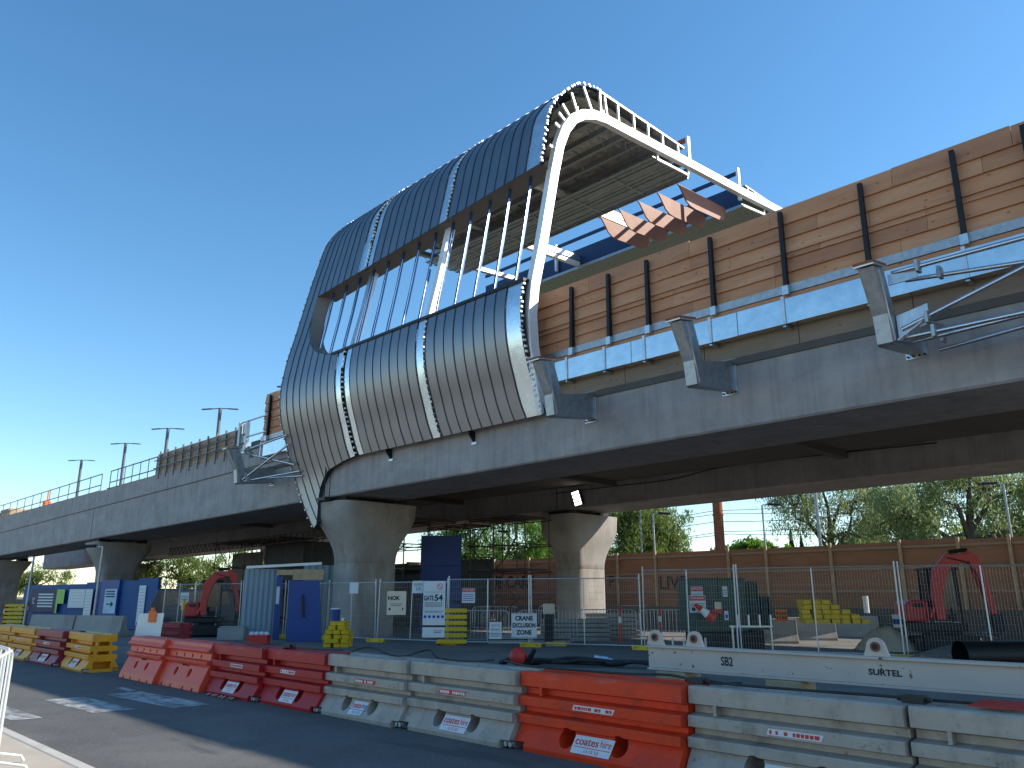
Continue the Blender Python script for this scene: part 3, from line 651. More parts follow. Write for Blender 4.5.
MA = tmp.data; tmp.data = MA
bmm = bmesh.new(); bmm.from_mesh(MA); bmesh.ops.recalc_face_normals(bmm, faces=bmm.faces); bmm.to_mesh(MA); bmm.free()
# opened end version
tmp2 = bpy.data.objects.new('tmp2', MA.copy()); COL.objects.link(tmp2)
c = MB()
for z0, z1, y in ((.08, .24, .2), (.40, .47, .13), (.60, .69, .12)): c.bb(.8, 1.2, -y, y, z0, z1)
for z0, z1 in ((.41, .46), (.61, .675)): c.bb(.66, .95, -.6, -.1, z0, z1)
boolcut(tmp2, c); MA2 = tmp2.data
profB = [(-.40, 0), (-.37, .12), (-.30, .28), (-.235, .43), (-.215, .46), (-.28, .475), (-.285, .53), (-.21, .56), (-.19, .68), (-.27, .70), (-.275, .735), (-.22, .79), (-.21, .85), (-.17, .87), (-.1, .865)]
tmp3 = bpy.data.objects.new('tmp3', solid(profB, 2.12).mesh('b', [white_p])); COL.objects.link(tmp3)
c = MB()
for s in (-1, 1):
    for x in (-.33, .33): c.path([(x, s*.6, .3), (x, s*.2, .3)], .075, 12)
    c.bb(-.18, .18, min(s*.17, s*.5), max(s*.17, s*.5), .415, .455)
    for x in (-.6, -.2, .2, .6): c.bb(x-.025, x+.025, min(s*.16, s*.3), max(s*.16, s*.3), .58, .64)
    for x in (-.75, -.3, .3, .75): c.bb(x-.03, x+.03, min(s*.3, s*.6), max(s*.3, s*.6), -.1, .05)
for x in (-.7, -.35, .35, .7): c.bb(x-.08, x+.08, -.04, .04, .8, 1)
boolcut(tmp3, c); MB_ = tmp3.data
for q in (tmp, tmp2, tmp3): bpy.data.objects.remove(q, do_unlink=True)
def plas(n, c, d): m = pm(n, c, .42, var=.1, scale=2.5, bump=.08, bscale=10, spec=.22); layer(m, d, 3.5, .5, .72, (1, 1, .6), .7); layer(m, tuple(q*.5 for q in d), 14, .61, .68, amount=.6); layer(m, (.30, .26, .22), 6, .58, .75, (.4, 1, 2.5), .35); return m
bw = plas('barrier_white', (.39, .335, .285), (.18, .155, .13)); br = plas('barrier_red', (.70, .05, .012), (.36, .05, .03)); bd = plas('barrier_crimson', (.42, .015, .018), (.24, .03, .03))
bs = plas('barrier_salmon', (.74, .075, .035), (.48, .10, .08)); by = plas('barrier_yellow', (.72, .29, .01), (.45, .22, .06)); bmr = plas('barrier_maroon', (.30, .03, .045), (.16, .03, .035))
SL = math.atan2(.225, .14)
def label_parts(t, x0=.0, worn=False, strip=None, sticker='plain'):
    """sticker on the sloped foot, strip on the middle band; local coordinates"""
    Mx = Matrix.Translation((x0, -.343, .165)) @ Matrix.Rotation(SL, 4, 'X')
    b = MB(); w, h = .26, .10
    P = [(-w, -h), (w*.94, -h*1.02), (w, h), (-w*.97, h)] if not worn else [(-w*.8, -h*1.1), (w*.5, -h), (w*.8, h), (-w*.6, h)]
    b.add([Mx @ Vector((x, y, .004)) for x, y in P], [(0, 1, 2, 3)]); st = b.build('label_sticker', sign_w, t, world=False, recalc=False)
    b = MB(); text(b, 'coates', .125, Mx @ Matrix.Translation((-.08 if not worn else -.05, .035, .007)), 0, bold=.012, wide=.95 if not worn else .7); text(b, 'hire', .115, Mx @ Matrix.Translation((.165 if not worn else .13, .035, .007)), 1, wide=.8 if not worn else .6)
    b.add([Mx @ Vector(q) for q in [(-w*.9, -.03, .006), (w*.9, -.033, .006), (w*.9, -.025, .006), (-w*.9, -.022, .006)]], [(0, 1, 2, 3)], 1)
    text(b, '13 15 52', .055, Mx @ Matrix.Translation((.0, -.068, .007)), 1)
    b.build('lettering', [redink, blueink if sticker == 'blue' else redink], st, world=False, recalc=False)
    if strip:
        b = MB(); rnd = random.Random(hash(strip[0]) % 99 + int(x0*10)); x = strip[1]
        b.add([(x-.27, -.3085, .505), (x+.26, -.3085, .503), (x+.29, -.3085, .56), (x-.25, -.3085, .562)], [(0, 1, 2, 3)]); sp = b.build('warning_strip', strip[2], t, world=False, recalc=False)
        b = MB(); q = x-.24
        while q < x+.24:
            w_ = rnd.uniform(.015, .045)
            if rnd.random() < .8: b.add([(q, -.3105, .515), (q+w_, -.3105, .515), (q+w_+.005, -.3105, .548), (q, -.3105, .548)], [(0, 1, 2, 3)])
            q += w_+.012
        b.build('worn_lettering', strip[3], sp, world=False, recalc=False)
def barrier(x, y, rz, kind, mat, label, group, sc=1., strip=None, worn=False, lab=True, end=True):
    t = thing('water_barrier', label, 'barrier', (x, y, 0), rz, group); t.scale = (sc, 1, 1)
    me = {'A': MA, 'B': MB_, 'E': MA2}[kind].copy(); me.materials.clear(); me.materials.append(mat); me.polygons.foreach_set('material_index', [0]*len(me.polygons))
    o = bpy.data.objects.new('body', me); COL.objects.link(o); o.parent = t; addbevel(o, .009, 2)
    if kind != 'B':
        b = MB(); b.bb(-.78, -.745, -.27, .27, .6, .70); b.build('web_rib', mat, o, world=False)
        b = MB()
        for s in (-1, 1): b.bb(.30*s-.03*s if s > 0 else -1.02, .31*s+.7 if s > 0 else -.98, -.02, .02, .0, .01) if 0 else None
        if end:
            b.bb(.93, 1.1, -.33, -.26, .02, .075); b.tube((.98, -.36, .05), (.98, -.26, .05), .03, 8); b.tube((1.06, -.36, .05), (1.06, -.26, .05), .03, 8); b.build('foot_coupling', galvd, t, world=False)
        if lab: label_parts(t, 0.02, worn, strip, 'blue' if worn else 'plain')
    return t
GB = 'plastic water barriers in the row along the road'
YR = lambda x: 7.55 if x > -6 else (7.5+.02*(x+6)) if x > -12 else max(7.25, 7.38+.03*(x+12))
wl_ = ('w', .0, sign_w, redink)
specs = [
 (-.85, 'A', bw, 'white plastic barrier cut by the right frame edge, orange strip on its middle band', (  's', .0, orangem, redink), False),
 (-2.98, 'A', bw, 'white plastic barrier second from the right edge, tape tied over its joint', ('t', -.2, sign_w, redink), False),
 (-5.11, 'A', bw, '', None, False)]
seq = [
 (-1.0, bw, 'white plastic barrier cut by the right frame edge, orange strip on its middle band', ('s', .0, orangem, redink), False),
 (-3.13, bw, 'white plastic barrier in front of the cream lifting beam, right of the bright red barrier', ('t', -.15, sign_w, redink), False)]
xs_ = [0.1, -2.03, -4.13-.0]
def place(xc, mat, label, strip=None, worn=False, kind='A', dy=0, rz=0, sc=1., end=True): return barrier(xc, YR(xc)+dy, rz, kind, mat, label, GB, sc, strip, worn, end=end)
ORS = lambda k, x=0.: (k, x, sign_w, redink); RDS = lambda k, x=0.: (k, x, redink, sign_w)
place(-1.67, bw, 'white plastic barrier cut by the right frame edge, with a red cloth lying on top', ('s', .05, orangem, redink), rz=R(-1.2))
place(-3.82, bw, 'white plastic barrier in front of the cream lifting beam, right of the bright red one', ORS('t', .08), rz=R(-1.2))
place(-6.07, br, 'bright orange red plastic barrier between two white ones, the biggest red in view', ORS('u', .0), rz=R(-1), sc=1.1)
place(-8.32, bw, 'white plastic barrier left of the bright red one, below the red lamp on the cables', RDS('v', -.1), rz=R(-.8))
place(-10.45, bw, 'white plastic barrier right of the two crimson ones, with a torn blue and red sticker', RDS('w', .1), True, rz=R(-.5))
place(-12.4, bd, 'crimson plastic barrier next to the white ones', ORS('x', -.15), rz=R(-.8), sc=.9)
place(-14.35, bd, 'crimson plastic barrier next to the salmon ones, litter at its foot', ORS('y', .1), rz=R(-1), sc=.92)
place(-16.45, bs, 'salmon red slotted barrier touching the crimson one', kind='B', rz=R(-1), sc=1.02)
place(-18.5, bs, 'salmon red slotted barrier at the left end of its row, next to the white board', kind='B', dy=-.05, rz=R(-1.5), sc=.98)
barrier(-22.15, 7.0, R(-3), 'E', by, 'yellow plastic barrier with its open end facing the gap', GB, 1.05, ORS('a'))
barrier(-24.6, 6.95, 0, 'A', bmr, 'maroon plastic barrier between two yellow ones', GB, 1.1, ORS('b'))
barrier(-27.2, 6.95, 0, 'A', by, 'yellow plastic barrier left of the maroon one', GB, 1.15, ORS('c'))
barrier(-29.8, 6.95, 0, 'A', by, 'yellow plastic barrier cut by the left frame edge behind the crowd barrier', GB, 1.15, ORS('d'))
barrier(-28.9, 11.4, R(20), 'A', bmr, 'maroon plastic barrier standing back behind the white board', GB, 1.0, None, lab=False)
# loose cables, rope, lamp, cloth on / behind the barriers
rnd = random.Random(12)
def cable(name, label, pts, r, m=rubber, cat='cable', group=None):
    P = [Vector(p) for p in pts]; Q = []
    for i in range(len(P)-1):
        p0 = P[max(0, i-1)]; p1 = P[i]; p2 = P[i+1]; p3 = P[min(len(P)-1, i+2)]
        for k in range(6):
            t_ = k/6; Q.append(.5*((2*p1)+(p2-p0)*t_+(2*p0-5*p1+4*p2-p3)*t_**2+(-p0+3*p1-3*p2+p3)*t_**3))
    Q.append(P[-1]); b = MB(); b.path(Q, r, 6); return tag(b.build(name, m, smooth=60), label, cat, group)
cable('safety_cable', 'thin black cable lying along the tops of the white barriers at right', [(-5.0, 7.6, .90), (-4.4, 7.55, .885), (-3.7, 7.6, .885), (-3.1, 7.62, .89), (-2.6, 7.66, .885), (-1.9, 7.8, .885)], .014)
cable('safety_cable', 'black cable looping over the bright red barrier', [(-8.0, 7.7, .92), (-7.5, 7.6, .89), (-6.8, 7.62, .885), (-6.0, 7.7, .885), (-5.3, 7.6, .92), (-4.8, 7.5, .885), (-4.5, 7.7, .89)], .014)
cable('safety_cable', 'black cable looping over the two middle white barriers', [(-11.4, 7.55, .89), (-11.0, 7.6, .97), (-10.4, 7.55, .89), (-9.9, 7.5, .90), (-9.5, 7.6, .99), (-9.2, 7.55, .9), (-8.6, 7.6, .885), (-8.0, 7.5, .94)], .014)
cable('safety_cable', 'black cable lying over the crimson barriers', [(-15.4, 7.5, .9), (-14.2, 7.4, .885), (-13.4, 7.5, .93), (-12.6, 7.4, .885), (-11.6, 7.5, .9)], .014)
for x, lab in [(-2.75, 'dark joint clamp over the gap between the two right hand barriers'), (-4.9, 'dark joint clamp between the red and the white barrier'), (-13.3, 'black cable clip on the crimson barrier tops')]:
    b = MB(); b.bb(x-.09, x+.09, 7.45, 7.58, .867, .93); b.tube((x-.14, 7.5, .9), (x+.14, 7.5, .9), .022, 8); tag(b.build('joint_clamp', rubber), lab, 'clamp', 'clamps on the barrier tops')
b = MB(); b.prism([(-2.35, 7.55, .872), (-1.95, 7.6, .872), (-1.92, 7.85, .90), (-2.3, 7.8, .9)], (0, 0, .012)); tag(b.build('red_cloth', exc_red), 'folded red cloth lying on the rightmost white barrier', 'cloth')
p = onz(518, 668, .15)
t = thing('beacon_lamp', 'round red lamp lying among black cables behind the white barriers', 'lamp', p)
b = MB(); b.sphere((p.x, p.y, p.z+.25), .21, 12, (1, 1, .95)); b.build('lens', redp, t, smooth=60)
b = MB(); b.tube((p.x+.18, p.y+.1, p.z+.1), (p.x+.36, p.y+.18, p.z+.42), .06, 8); b.build('handle', blackst, t); b = MB(); b.tube((p.x-.4, p.y-.2, p.z+.08), (p.x-.15, p.y-.05, p.z+.2), .06, 8); b.build('bracket', blackst, t)
q = onz(575, 668, .15)
for k in range(4):
    pts = [(q.x+rnd.uniform(-1.6, -1.2)+.0*k, q.y+rnd.uniform(-.8, .0), .2)]
    for i in range(6): pts.append((q.x-1.1+i*.55, q.y+rnd.uniform(-.35, .35)+i*.25, .2+rnd.uniform(0, .12)))
    cable('ground_hose', ['thick black hose nearest the barriers in the ground tangle', 'black hose curling under the grey coupling', 'black hose at the back of the ground tangle', 'topmost black hose in the tangle by the red lamp'][k], pts, .045, rubber, 'hose', 'black hoses on the ground behind the barriers')
p = onz(600, 664, .15); b = MB(); b.tube((p.x-.15, p.y, .3), (p.x+.2, p.y+.1, .27), .07, 8); b.tube((p.x+.2, p.y+.1, .27), (p.x+.3, p.y+.13, .25), .045, 8); tag(b.build('hose_coupling', galv), 'grey hose coupling lying on the black hoses', 'coupling')
b = MB()
for i in range(7): x = -14.9+i*.16+rnd.uniform(-.05, .05); b.prism([(x, 6.75+rnd.uniform(0, .08), .004), (x+.12, 6.73, .004), (x+.1, 6.82, .03), (x+.02, 6.84, .02)], (0, .01, .02))
tag(b.build('crumpled_wrapper', pm('wrapper', (.55, .35, .3), .6)), 'crumpled pinkish wrapper at the foot of the crimson barrier', 'litter')

# ------------------------------------------------------------------ lifting beam
t = thing('lifting_beam', 'long cream painted steel lifting beam marked SB2 lying behind the barriers', 'lifting beam', (-3, 10.5, .6))
yb = 10.5; x0, x1 = -7.75, 6
b = MB(); b.bb(x0, x1, yb, yb+.3, .985, 1.015); b.bb(x0, x1, yb, yb+.3, .66, .69); b.bb(x0, x1, yb+.05, yb+.25, .69, .985); b.build('beam', beam_w, t, bevel=.006)
for x in (ony(656, 648, yb+.15).x, ony(695, 648, yb+.15).x, ony(877, 656, yb+.15).x, 1.2):
    b = MB(); P = [(x-.16, yb+.13, 1.016), (x+.16, yb+.13, 1.016)]+[(x+.12*math.cos(R(a)), yb+.13, 1.12+.12*math.sin(R(a))) for a in range(0, 181, 20)]
    b.prism(P, (0, .05, 0)); o = b.build('lifting_lug', beam_w, t)
    b = MB(); b.path([(x, yb+.11, 1.13), (x, yb+.2, 1.13)], .06, 14); b.build('lug_ring', rust, o); b = MB(); b.path([(x, yb+.105, 1.13), (x, yb+.205, 1.13)], .035, 12); b.build('lug_hole', blackst, o)
b = MB(); text(b, 'SB2', .17, Matrix.Translation((ony(725, 661, yb).x, yb+.045, .84)) @ Matrix.Rotation(R(90), 4, 'X'), bold=.02, wide=.75)
text(b, 'SURTEL', .1, Matrix.Translation((ony(883, 670, yb).x, yb+.045, .83)) @ Matrix.Rotation(R(90), 4, 'X'), bold=.03, wide=1.2); b.build('lettering', ink, t, recalc=False)
for x in (-7.3, -5.5, -1.6, 2.5):
    b = MB(); b.bb(x-.25, x+.25, yb-.05, yb+.4, .15, .655); tag(b.build('timber_block', timb, bevel=.01), {-7.3: 'timber block under the left end of the lifting beam', -5.5: 'timber block under the SB2 lettering of the lifting beam', -1.6: 'timber block under the middle of the lifting beam', 2.5: 'timber block under the right end of the lifting beam'}[x], 'timber block', 'timber blocks under the lifting beam')

# ------------------------------------------------------------------ temporary fence
def fence_panel(p0, p1, label, h=2.1, lean=0, mid=True):
    d = (p1-p0); L = d.length; rz = math.atan2(d.y, d.x)
    t = thing('mesh_fence_panel', label, 'fence panel', p0, rz, 'temporary mesh fence panels'); L -= .06
    t.rotation_euler = (lean, 0, rz)
    b = MB(); r = .021; b.path([(.03, 0, .12), (.03, 0, h-.1), (.06, 0, h), (L-.03, 0, h), (L, 0, h-.1), (L, 0, .12), (.03, 0, .12)], r, 6)
    if mid: b.tube((L/2, 0, .12), (L/2, 0, h), r*.9, 6)
    for x in (.03, L): b.tube((x, 0, 0), (x, 0, h+.12), r, 6)
    b.build('frame', fencem, t, world=False, smooth=50)
    b = MB(); x = .09
    while x < L: b.tube((x, 0, .13), (x, 0, h-.02), 0.0018, 3, cap=False); x += .075
    z = .3
    while z < h: b.tube((.05, 0.003, z), (L, 0.003, z), 0.0018, 3, cap=False); z += .2
    b.build('wire_mesh', fencem, t, world=False)
    return t
FJ = [(160, 635), (192, 636), (239, 638), (284, 638.5), (327, 640), (376, 642), (447, 645), (531, 647), (644, 650), (741, 654), (908, 660), (1090, 664)]
FP = [onz(x, y, .15) for x, y in FJ]
labs = ['mesh fence panel joining the blue hoarding', 'mesh fence panel in front of the small red excavator seat', 'mesh fence panel across the red excavator arm at left', 'mesh fence panel across the leaning blue door', 'mesh fence panel across the yellow block stack left of the pier', 'mesh fence panel in front of the flared pier shaft', 'mesh fence panel carrying the GATE 54 board', 'mesh fence panel right of the crane exclusion sign', 'mesh fence panel in front of the green cabinet', 'wide mesh fence panel in front of the yellow blocks', 'mesh fence panel at the right frame edge before the excavator']
for i in range(11): fence_panel(FP[i], FP[i+1], labs[i], h=2.08 if i < 6 else (2.15 if i < 8 else 2.38), lean=R(random.uniform(-2, 2)))
fl = MB(); fl.prism([(-.33, -.12, 0), (.33, -.12, 0), (.36, -.11, .11), (.3, -.1, .13), (-.3, -.1, .13), (-.36, -.11, .11)], (0, .23, 0))
c = MB()
tf = bpy.data.objects.new('tf', fl.mesh('f', [yel])); COL.objects.link(tf)
for x in (-.22, .22): c.bb(x-.07, x+.07, -.2, -.06, .03, .09)
boolcut(tf, c); FOOT = tf.data; bpy.data.objects.remove(tf, do_unlink=True)
flab = ['yellow fence foot beside the blue hoarding', 'yellow fence foot left of the red excavator', 'yellow fence foot below the red excavator arm', 'yellow fence foot below the leaning blue door', 'yellow fence foot under the block stack', 'yellow fence foot in front of the pier', 'yellow fence foot below the GATE 54 board', 'yellow fence foot under the crane exclusion sign', 'yellow fence foot near the left end of the lifting beam', 'yellow fence foot by the green cabinet', 'yellow fence foot behind the lifting beam']
for i in range(11):
    d = FP[min(i+1, 11)]-FP[i]; o = bpy.data.objects.new('fence_foot', FOOT); COL.objects.link(o); o.location = FP[i]+Vector((.0, 0, .0)); o.rotation_euler = (0, 0, math.atan2(d.y, d.x)+R(random.uniform(-12, 25))); tag(o, flab[i], 'fence foot', 'yellow fence feet')
for px, py, rz_, lab in [(556, 646, 45, 'second yellow block lying right of the one under the crane sign'), (66, 660, 0, '')][:1]:
    o = bpy.data.objects.new('fence_foot', FOOT); COL.objects.link(o); o.location = onz(px, py, .15); o.rotation_euler = (0, 0, R(rz_)); tag(o, lab, 'fence foot', 'yellow fence feet')

RF = R(45.6)   # rotation that turns local x to picture right
def board(name, label, px, py, D, w, h, lines, mat=None, rz=RF, frame=None, cat='sign', stripes=(), group='signs on the mesh fence', tilt=0, marks=()):
    """sign: thing > panel > lettering; px,py = its centre, D = real distance"""
    p = at(px, py, D); t = thing(name, label, cat, p, rz, group); t.rotation_euler = (0, R(tilt), rz)
    b = MB(); b.bb(-w/2, w/2, -.008, .008, -h/2, h/2); pan = b.build('panel', mat or sign_w, t, world=False)
    if frame: b = MB(); [b.bb(*q) for q in ((-w/2-.02, w/2+.02, -.012, .01, h/2, h/2+.03), (-w/2-.02, w/2+.02, -.012, .01, -h/2-.03, -h/2), (-w/2-.02, -w/2, -.012, .01, -h/2, h/2), (w/2, w/2+.02, -.012, .01, -h/2, h/2))]; b.build('frame', frame, t, world=False)
    if lines or stripes or marks:
        b = MB()
        for z0, z1, x0, x1, mi in stripes: b.add([(x0*w, -.011, z0*h), (x1*w, -.011, z0*h), (x1*w, -.011, z1*h), (x0*w, -.011, z1*h)], [(0, 1, 2, 3)], mi)
        for s_, z, size, mi, *rest in lines: text(b, s_, size, face(rest[0]*w if rest else 0, z*h, -.013), mi, bold=rest[1] if len(rest) > 1 else .0, wide=rest[2] if len(rest) > 2 else 1)
        for kind, x, z, r, mi in marks:
            if kind == 'ring':
                for k in range(16): a0 = 2*math.pi*k/16; a1 = 2*math.pi*(k+1)/16; b.add([(x+r*math.cos(a0), -.012, z+r*math.sin(a0)), (x+r*math.cos(a1), -.012, z+r*math.sin(a1)), (x+r*.8*math.cos(a1), -.012, z+r*.8*math.sin(a1)), (x+r*.8*math.cos(a0), -.012, z+r*.8*math.sin(a0))], [(0, 1, 2, 3)], mi)
                b.add([(x-r*.7, -.012, z+r*.6), (x-r*.55, -.012, z+r*.75), (x+r*.7, -.012, z-r*.6), (x+r*.55, -.012, z-r*.75)], [(0, 1, 2, 3)], mi)
            else: b.add([(x+r*math.cos(2*math.pi*k/12), -.012, z+r*math.sin(2*math.pi*k/12)) for k in range(12)], [tuple(range(12))], mi)
        b.build('lettering', [ink, redink, blueink, white_p], pan, world=False, recalc=False)
    return t
def thinlines(z0, z1, n, x0=-.42, x1=.42, mi=0):
    return [(z0+(z1-z0)*i/n, z0+(z1-z0)*i/n+(z1-z0)/n*.32, x0, x1*(1 if i % 2 else .85), mi) for i in range(n)]
board('gate_sign', 'tall white GATE 54 information board with blue safety symbols on the mesh fence', 434, 609, 24.6, .66, 1.62, [('GATE', .19, .19, 0, -.25, .03, .62), ('54', .195, .25, 0, .2, .03)], stripes=[(.30, .305, -.45, .45, 0)]+thinlines(.04, .13, 4)+thinlines(-.06, -.02, 2)+[(-.32, -.285, -.5, .5, 0)]+thinlines(-.42, -.36, 2, 0, .4), marks=[('ring', .17, .65, .09, 1)]+[('dot', -.26+.13*i, -.22, .045, 2) for i in range(5)])
board('notice_sign', 'small white notice left of the GATE 54 board', 418, 587, 24.8, .32, .36, [('24', -.15, .16, 2)], stripes=thinlines(.1, .35, 3))
board('notice_sign', 'beige notice board with black heading in front of the pier shaft', 396.5, 603, 23.9, .55, .66, [('NOK', .2, .15, 0, -.15, .04)], mat=sign_b, stripes=thinlines(-.12, .02, 2, -.3, .3)+[(-.3, -.2, -.4, -.3, 0), (-.3, -.2, .3, .36, 0)])
board('warning_sign', 'white warning sign with red header hung behind the fence', 468.5, 595.5, 26, .42, .46, [('DANGER', .36, .085, 3)], stripes=[(.24, .48, -.48, .48, 1)]+thinlines(-.35, .15, 4, mi=2))
board('notice_sign', 'small grey notice on the crowd barrier left of the crane sign', 495.5, 630.5, 25.6, .38, .5, [('OUT OF', .3, .07, 0), ('SERVICE', .05, .07, 0)], stripes=thinlines(-.35, -.1, 3))
board('exclusion_sign', 'white CRANE EXCLUSION ZONE sign on the mesh fence', 524, 625.5, 26.0, .80, .76, [('CRANE', .28, .19, 0, 0, .04, .9), ('EXCLUSION', 0, .18, 0, 0, .04, .75), ('ZONE', -.28, .19, 0, 0, .04, .9)], stripes=[(.46, .475, -.48, .48, 0), (-.475, -.46, -.48, .48, 0)])
board('notice_sign', 'small white notice on the mesh fence at far left', 184.5, 599, 36.6, .34, .52, [], stripes=thinlines(-.3, .3, 5))
board('notice_sign', 'small white paper high on the fence left of the pier', 354, 588, 27, .28, .34, [], stripes=[])
board('danger_sign', 'small white and red danger sign high on the green cabinet', 697, 592.5, 25.4, .36, .34, [('DANGER', .3, .08, 3)], stripes=[(.1, .45, -.48, .48, 1)]+thinlines(-.35, .0, 2), group='signs on the green cabinet')
board('danger_sign', 'wide white and red danger sign in the middle of the green cabinet', 697.5, 604, 25.4, .5, .5, [('DANGER', .34, .1, 3)], stripes=[(.2, .47, -.48, .48, 1)]+thinlines(-.1, .1, 2), marks=[('dot', -.13, -.15, .06, 0), ('dot', .1, -.15, .06, 0)], group='signs on the green cabinet')
board('notice_sign', 'narrow white label at the top right of the green cabinet', 725, 591.5, 25.2, .14, .3, [], stripes=thinlines(-.3, .3, 3), group='signs on the green cabinet')
board('notice_sign', 'narrow pale blue label at the lower right of the green cabinet', 726.5, 615.5, 25.2, .12, .26, [], stripes=[(-.3, .1, -.3, .3, 2)], group='signs on the green cabinet')
board('notice_sign', 'square beige label at the centre of the green cabinet', 718, 605.5, 25.3, .2, .2, [], mat=sign_b, group='signs on the green cabinet')

# crowd control barriers
def crowd_proto(label, group):
    t = thing('crowd_barrier', label, 'crowd barrier', (0, 0, 0), 0, group)
    b = MB(); b.path([(-1.1, 0, .12), (-1.1, 0, .95), (-1.05, 0, 1.05), (-.95, 0, 1.1), (.95, 0, 1.1), (1.05, 0, 1.05), (1.1, 0, .95), (1.1, 0, .12), (-1.1, 0, .12)], .019, 8); b.build('frame', fencem, t, world=False, smooth=50)
    for i in range(15): x = -1.1+2.2*(i+1)/16; b = MB(); b.tube((x, 0, .13), (x, 0, 1.09), .0085, 6); b.build('bar', fencem, t, world=False)
    for s in (-1, 1): b = MB(); b.path([(.85*s, -.3, 0.01), (.85*s, -.27, .06), (.85*s, 0, .12), (.85*s, .27, .06), (.85*s, .3, .01)], .016, 6); b.build('leg', fencem, t, world=False)
    return t
cb0 = crowd_proto('steel crowd barrier left of the small grey notice', 'steel crowd barriers behind the mesh fence')
cbl = [((478, 643), 10, ''), ((548, 642), 12, 'steel crowd barrier behind the crane exclusion sign'), ((608, 640), 5, 'steel crowd barrier behind the red post in the centre'), ((670, 640), -5, 'steel crowd barrier left of the green cabinet'), ((560, 628), 0, 'farther steel crowd barrier in front of the sunlit pier'), ((640, 627), 4, 'farther steel crowd barrier right of the sunlit pier'), ((495, 630), 0, 'farther steel crowd barrier left of the sunlit pier'), ((765, 640), -4, 'steel crowd barrier right of the green cabinet')]
for i, (p, a, lab) in enumerate(cbl[:7]):
    q = onz(*p, .15); 
    if i == 0: cb0.location = q; cb0.rotation_euler = (0, 0, RF+R(a))
    else: dup(cb0, q, RF+R(a), lab)
def near_barrier(x, y, rz, lab):
    n0 = thing('crowd_barrier', lab, 'crowd barrier', (x, y, .13), rz, 'pale crowd barriers on the footpath')
    b = MB(); b.path([(-1.1, 0, .12), (-1.1, 0, .95), (-1.05, 0, 1.05), (-.95, 0, 1.1), (.95, 0, 1.1), (1.05, 0, 1.05), (1.1, 0, .95), (1.1, 0, .12), (-1.1, 0, .12)], .017, 8); b.build('frame', galvw, n0, world=False, smooth=50)
    for i in range(7): x = -1.1+2.2*(i+1)/8; b = MB(); b.tube((x, 0, .13), (x, 0, 1.09), .008, 6); b.build('bar', galvw, n0, world=False)
    for s in (-1, 1): b = MB(); b.path([(.85*s, -.3, 0.01), (.85*s, -.27, .06), (.85*s, 0, .12), (.85*s, .27, .06), (.85*s, .3, .01)], .016, 6); b.build('leg', galvw, n0, world=False)
near_barrier(-8.36, 1.90, R(-18.4), 'close pale steel crowd barrier at the left frame edge, its corner in view')
near_barrier(-10.55, 2.32, R(176), 'pale steel crowd barrier behind the closest one at the left frame edge')

# delineator posts
def delin(p, label, h=.95, m=redp):
    t = thing('delineator_post', label, 'bollard', p, 0, 'red and white delineator posts')
    b = MB(); b.tube((0, 0, .04), (0, 0, h), .05, 10); b.tube((0, 0, h), (0, 0, h+.05), .05, 10, .03); b.build('post', m, t, world=False, smooth=50)
    b = MB(); b.tube((0, 0, h*.62), (0, 0, h*.8), .052, 10); b.build('reflective_band', white_p, t, world=False); b = MB(); b.tube((0, 0, 0), (0, 0, .05), .17, 10); b.build('base', rubber, t, world=False)
delin(onz(621, 645, .15), 'red delineator post in the centre behind the mesh fence', 1.15); delin(onz(661, 641, .15), 'red and white delineator post left of the green cabinet', 1.1)
delin(onz(152, 637, .15), 'red and white delineator post at the end of the blue hoarding'); delin(onz(14, 626, .15), 'middle of the delineators beside the yellow barricade'); delin(onz(25, 625.5, .15), 'delineator right of the yellow barricade', 1.3); delin(onz(2, 626, .15), 'leftmost delineator at the frame edge', 1.1)
p = onz(180, 637, .15); t = thing('delineator_post', 'slim post with a yellow head behind the left fence', 'bollard', p); b = MB(); b.tube((0, 0, 0), (0, 0, 1.1), .03, 8); b.build('post', galvd, t, world=False); b = MB(); b.bb(-.07, .07, -.04, .04, 1.05, 1.45); b.build('head', yel, t, world=False)

# crooked cones on cabinet
p = at(708, 612, 25.2); t = thing('traffic_cone', 'red and white traffic cone lying tilted against the green cabinet', 'cone', p, RF)
b = MB(); b.tube((-.38, 0, .22), (-.2, 0, .08), .05, 10, .08); b.tube((-.02, 0, -.06), (.18, 0, -.18), .13, 12, .17); b.build('cone', redp, t, world=False, smooth=50); b = MB(); b.tube((-.2, 0, .08), (-.02, 0, -.06), .08, 12, .13); b.build('band', white_p, t, world=False)
p = at(717, 602+10, 25.3); t = thing('red_flag', 'small red flag on the green cabinet above the cone', 'flag', p, RF); b = MB(); b.prism([(-.2, 0, .02), (0, 0, .12), (.16, 0, .06), (.12, 0, -.08), (.02, 0, 0), (-.1, 0, 0)], (0, .02, 0)); b.build('cloth', redp, t, world=False)

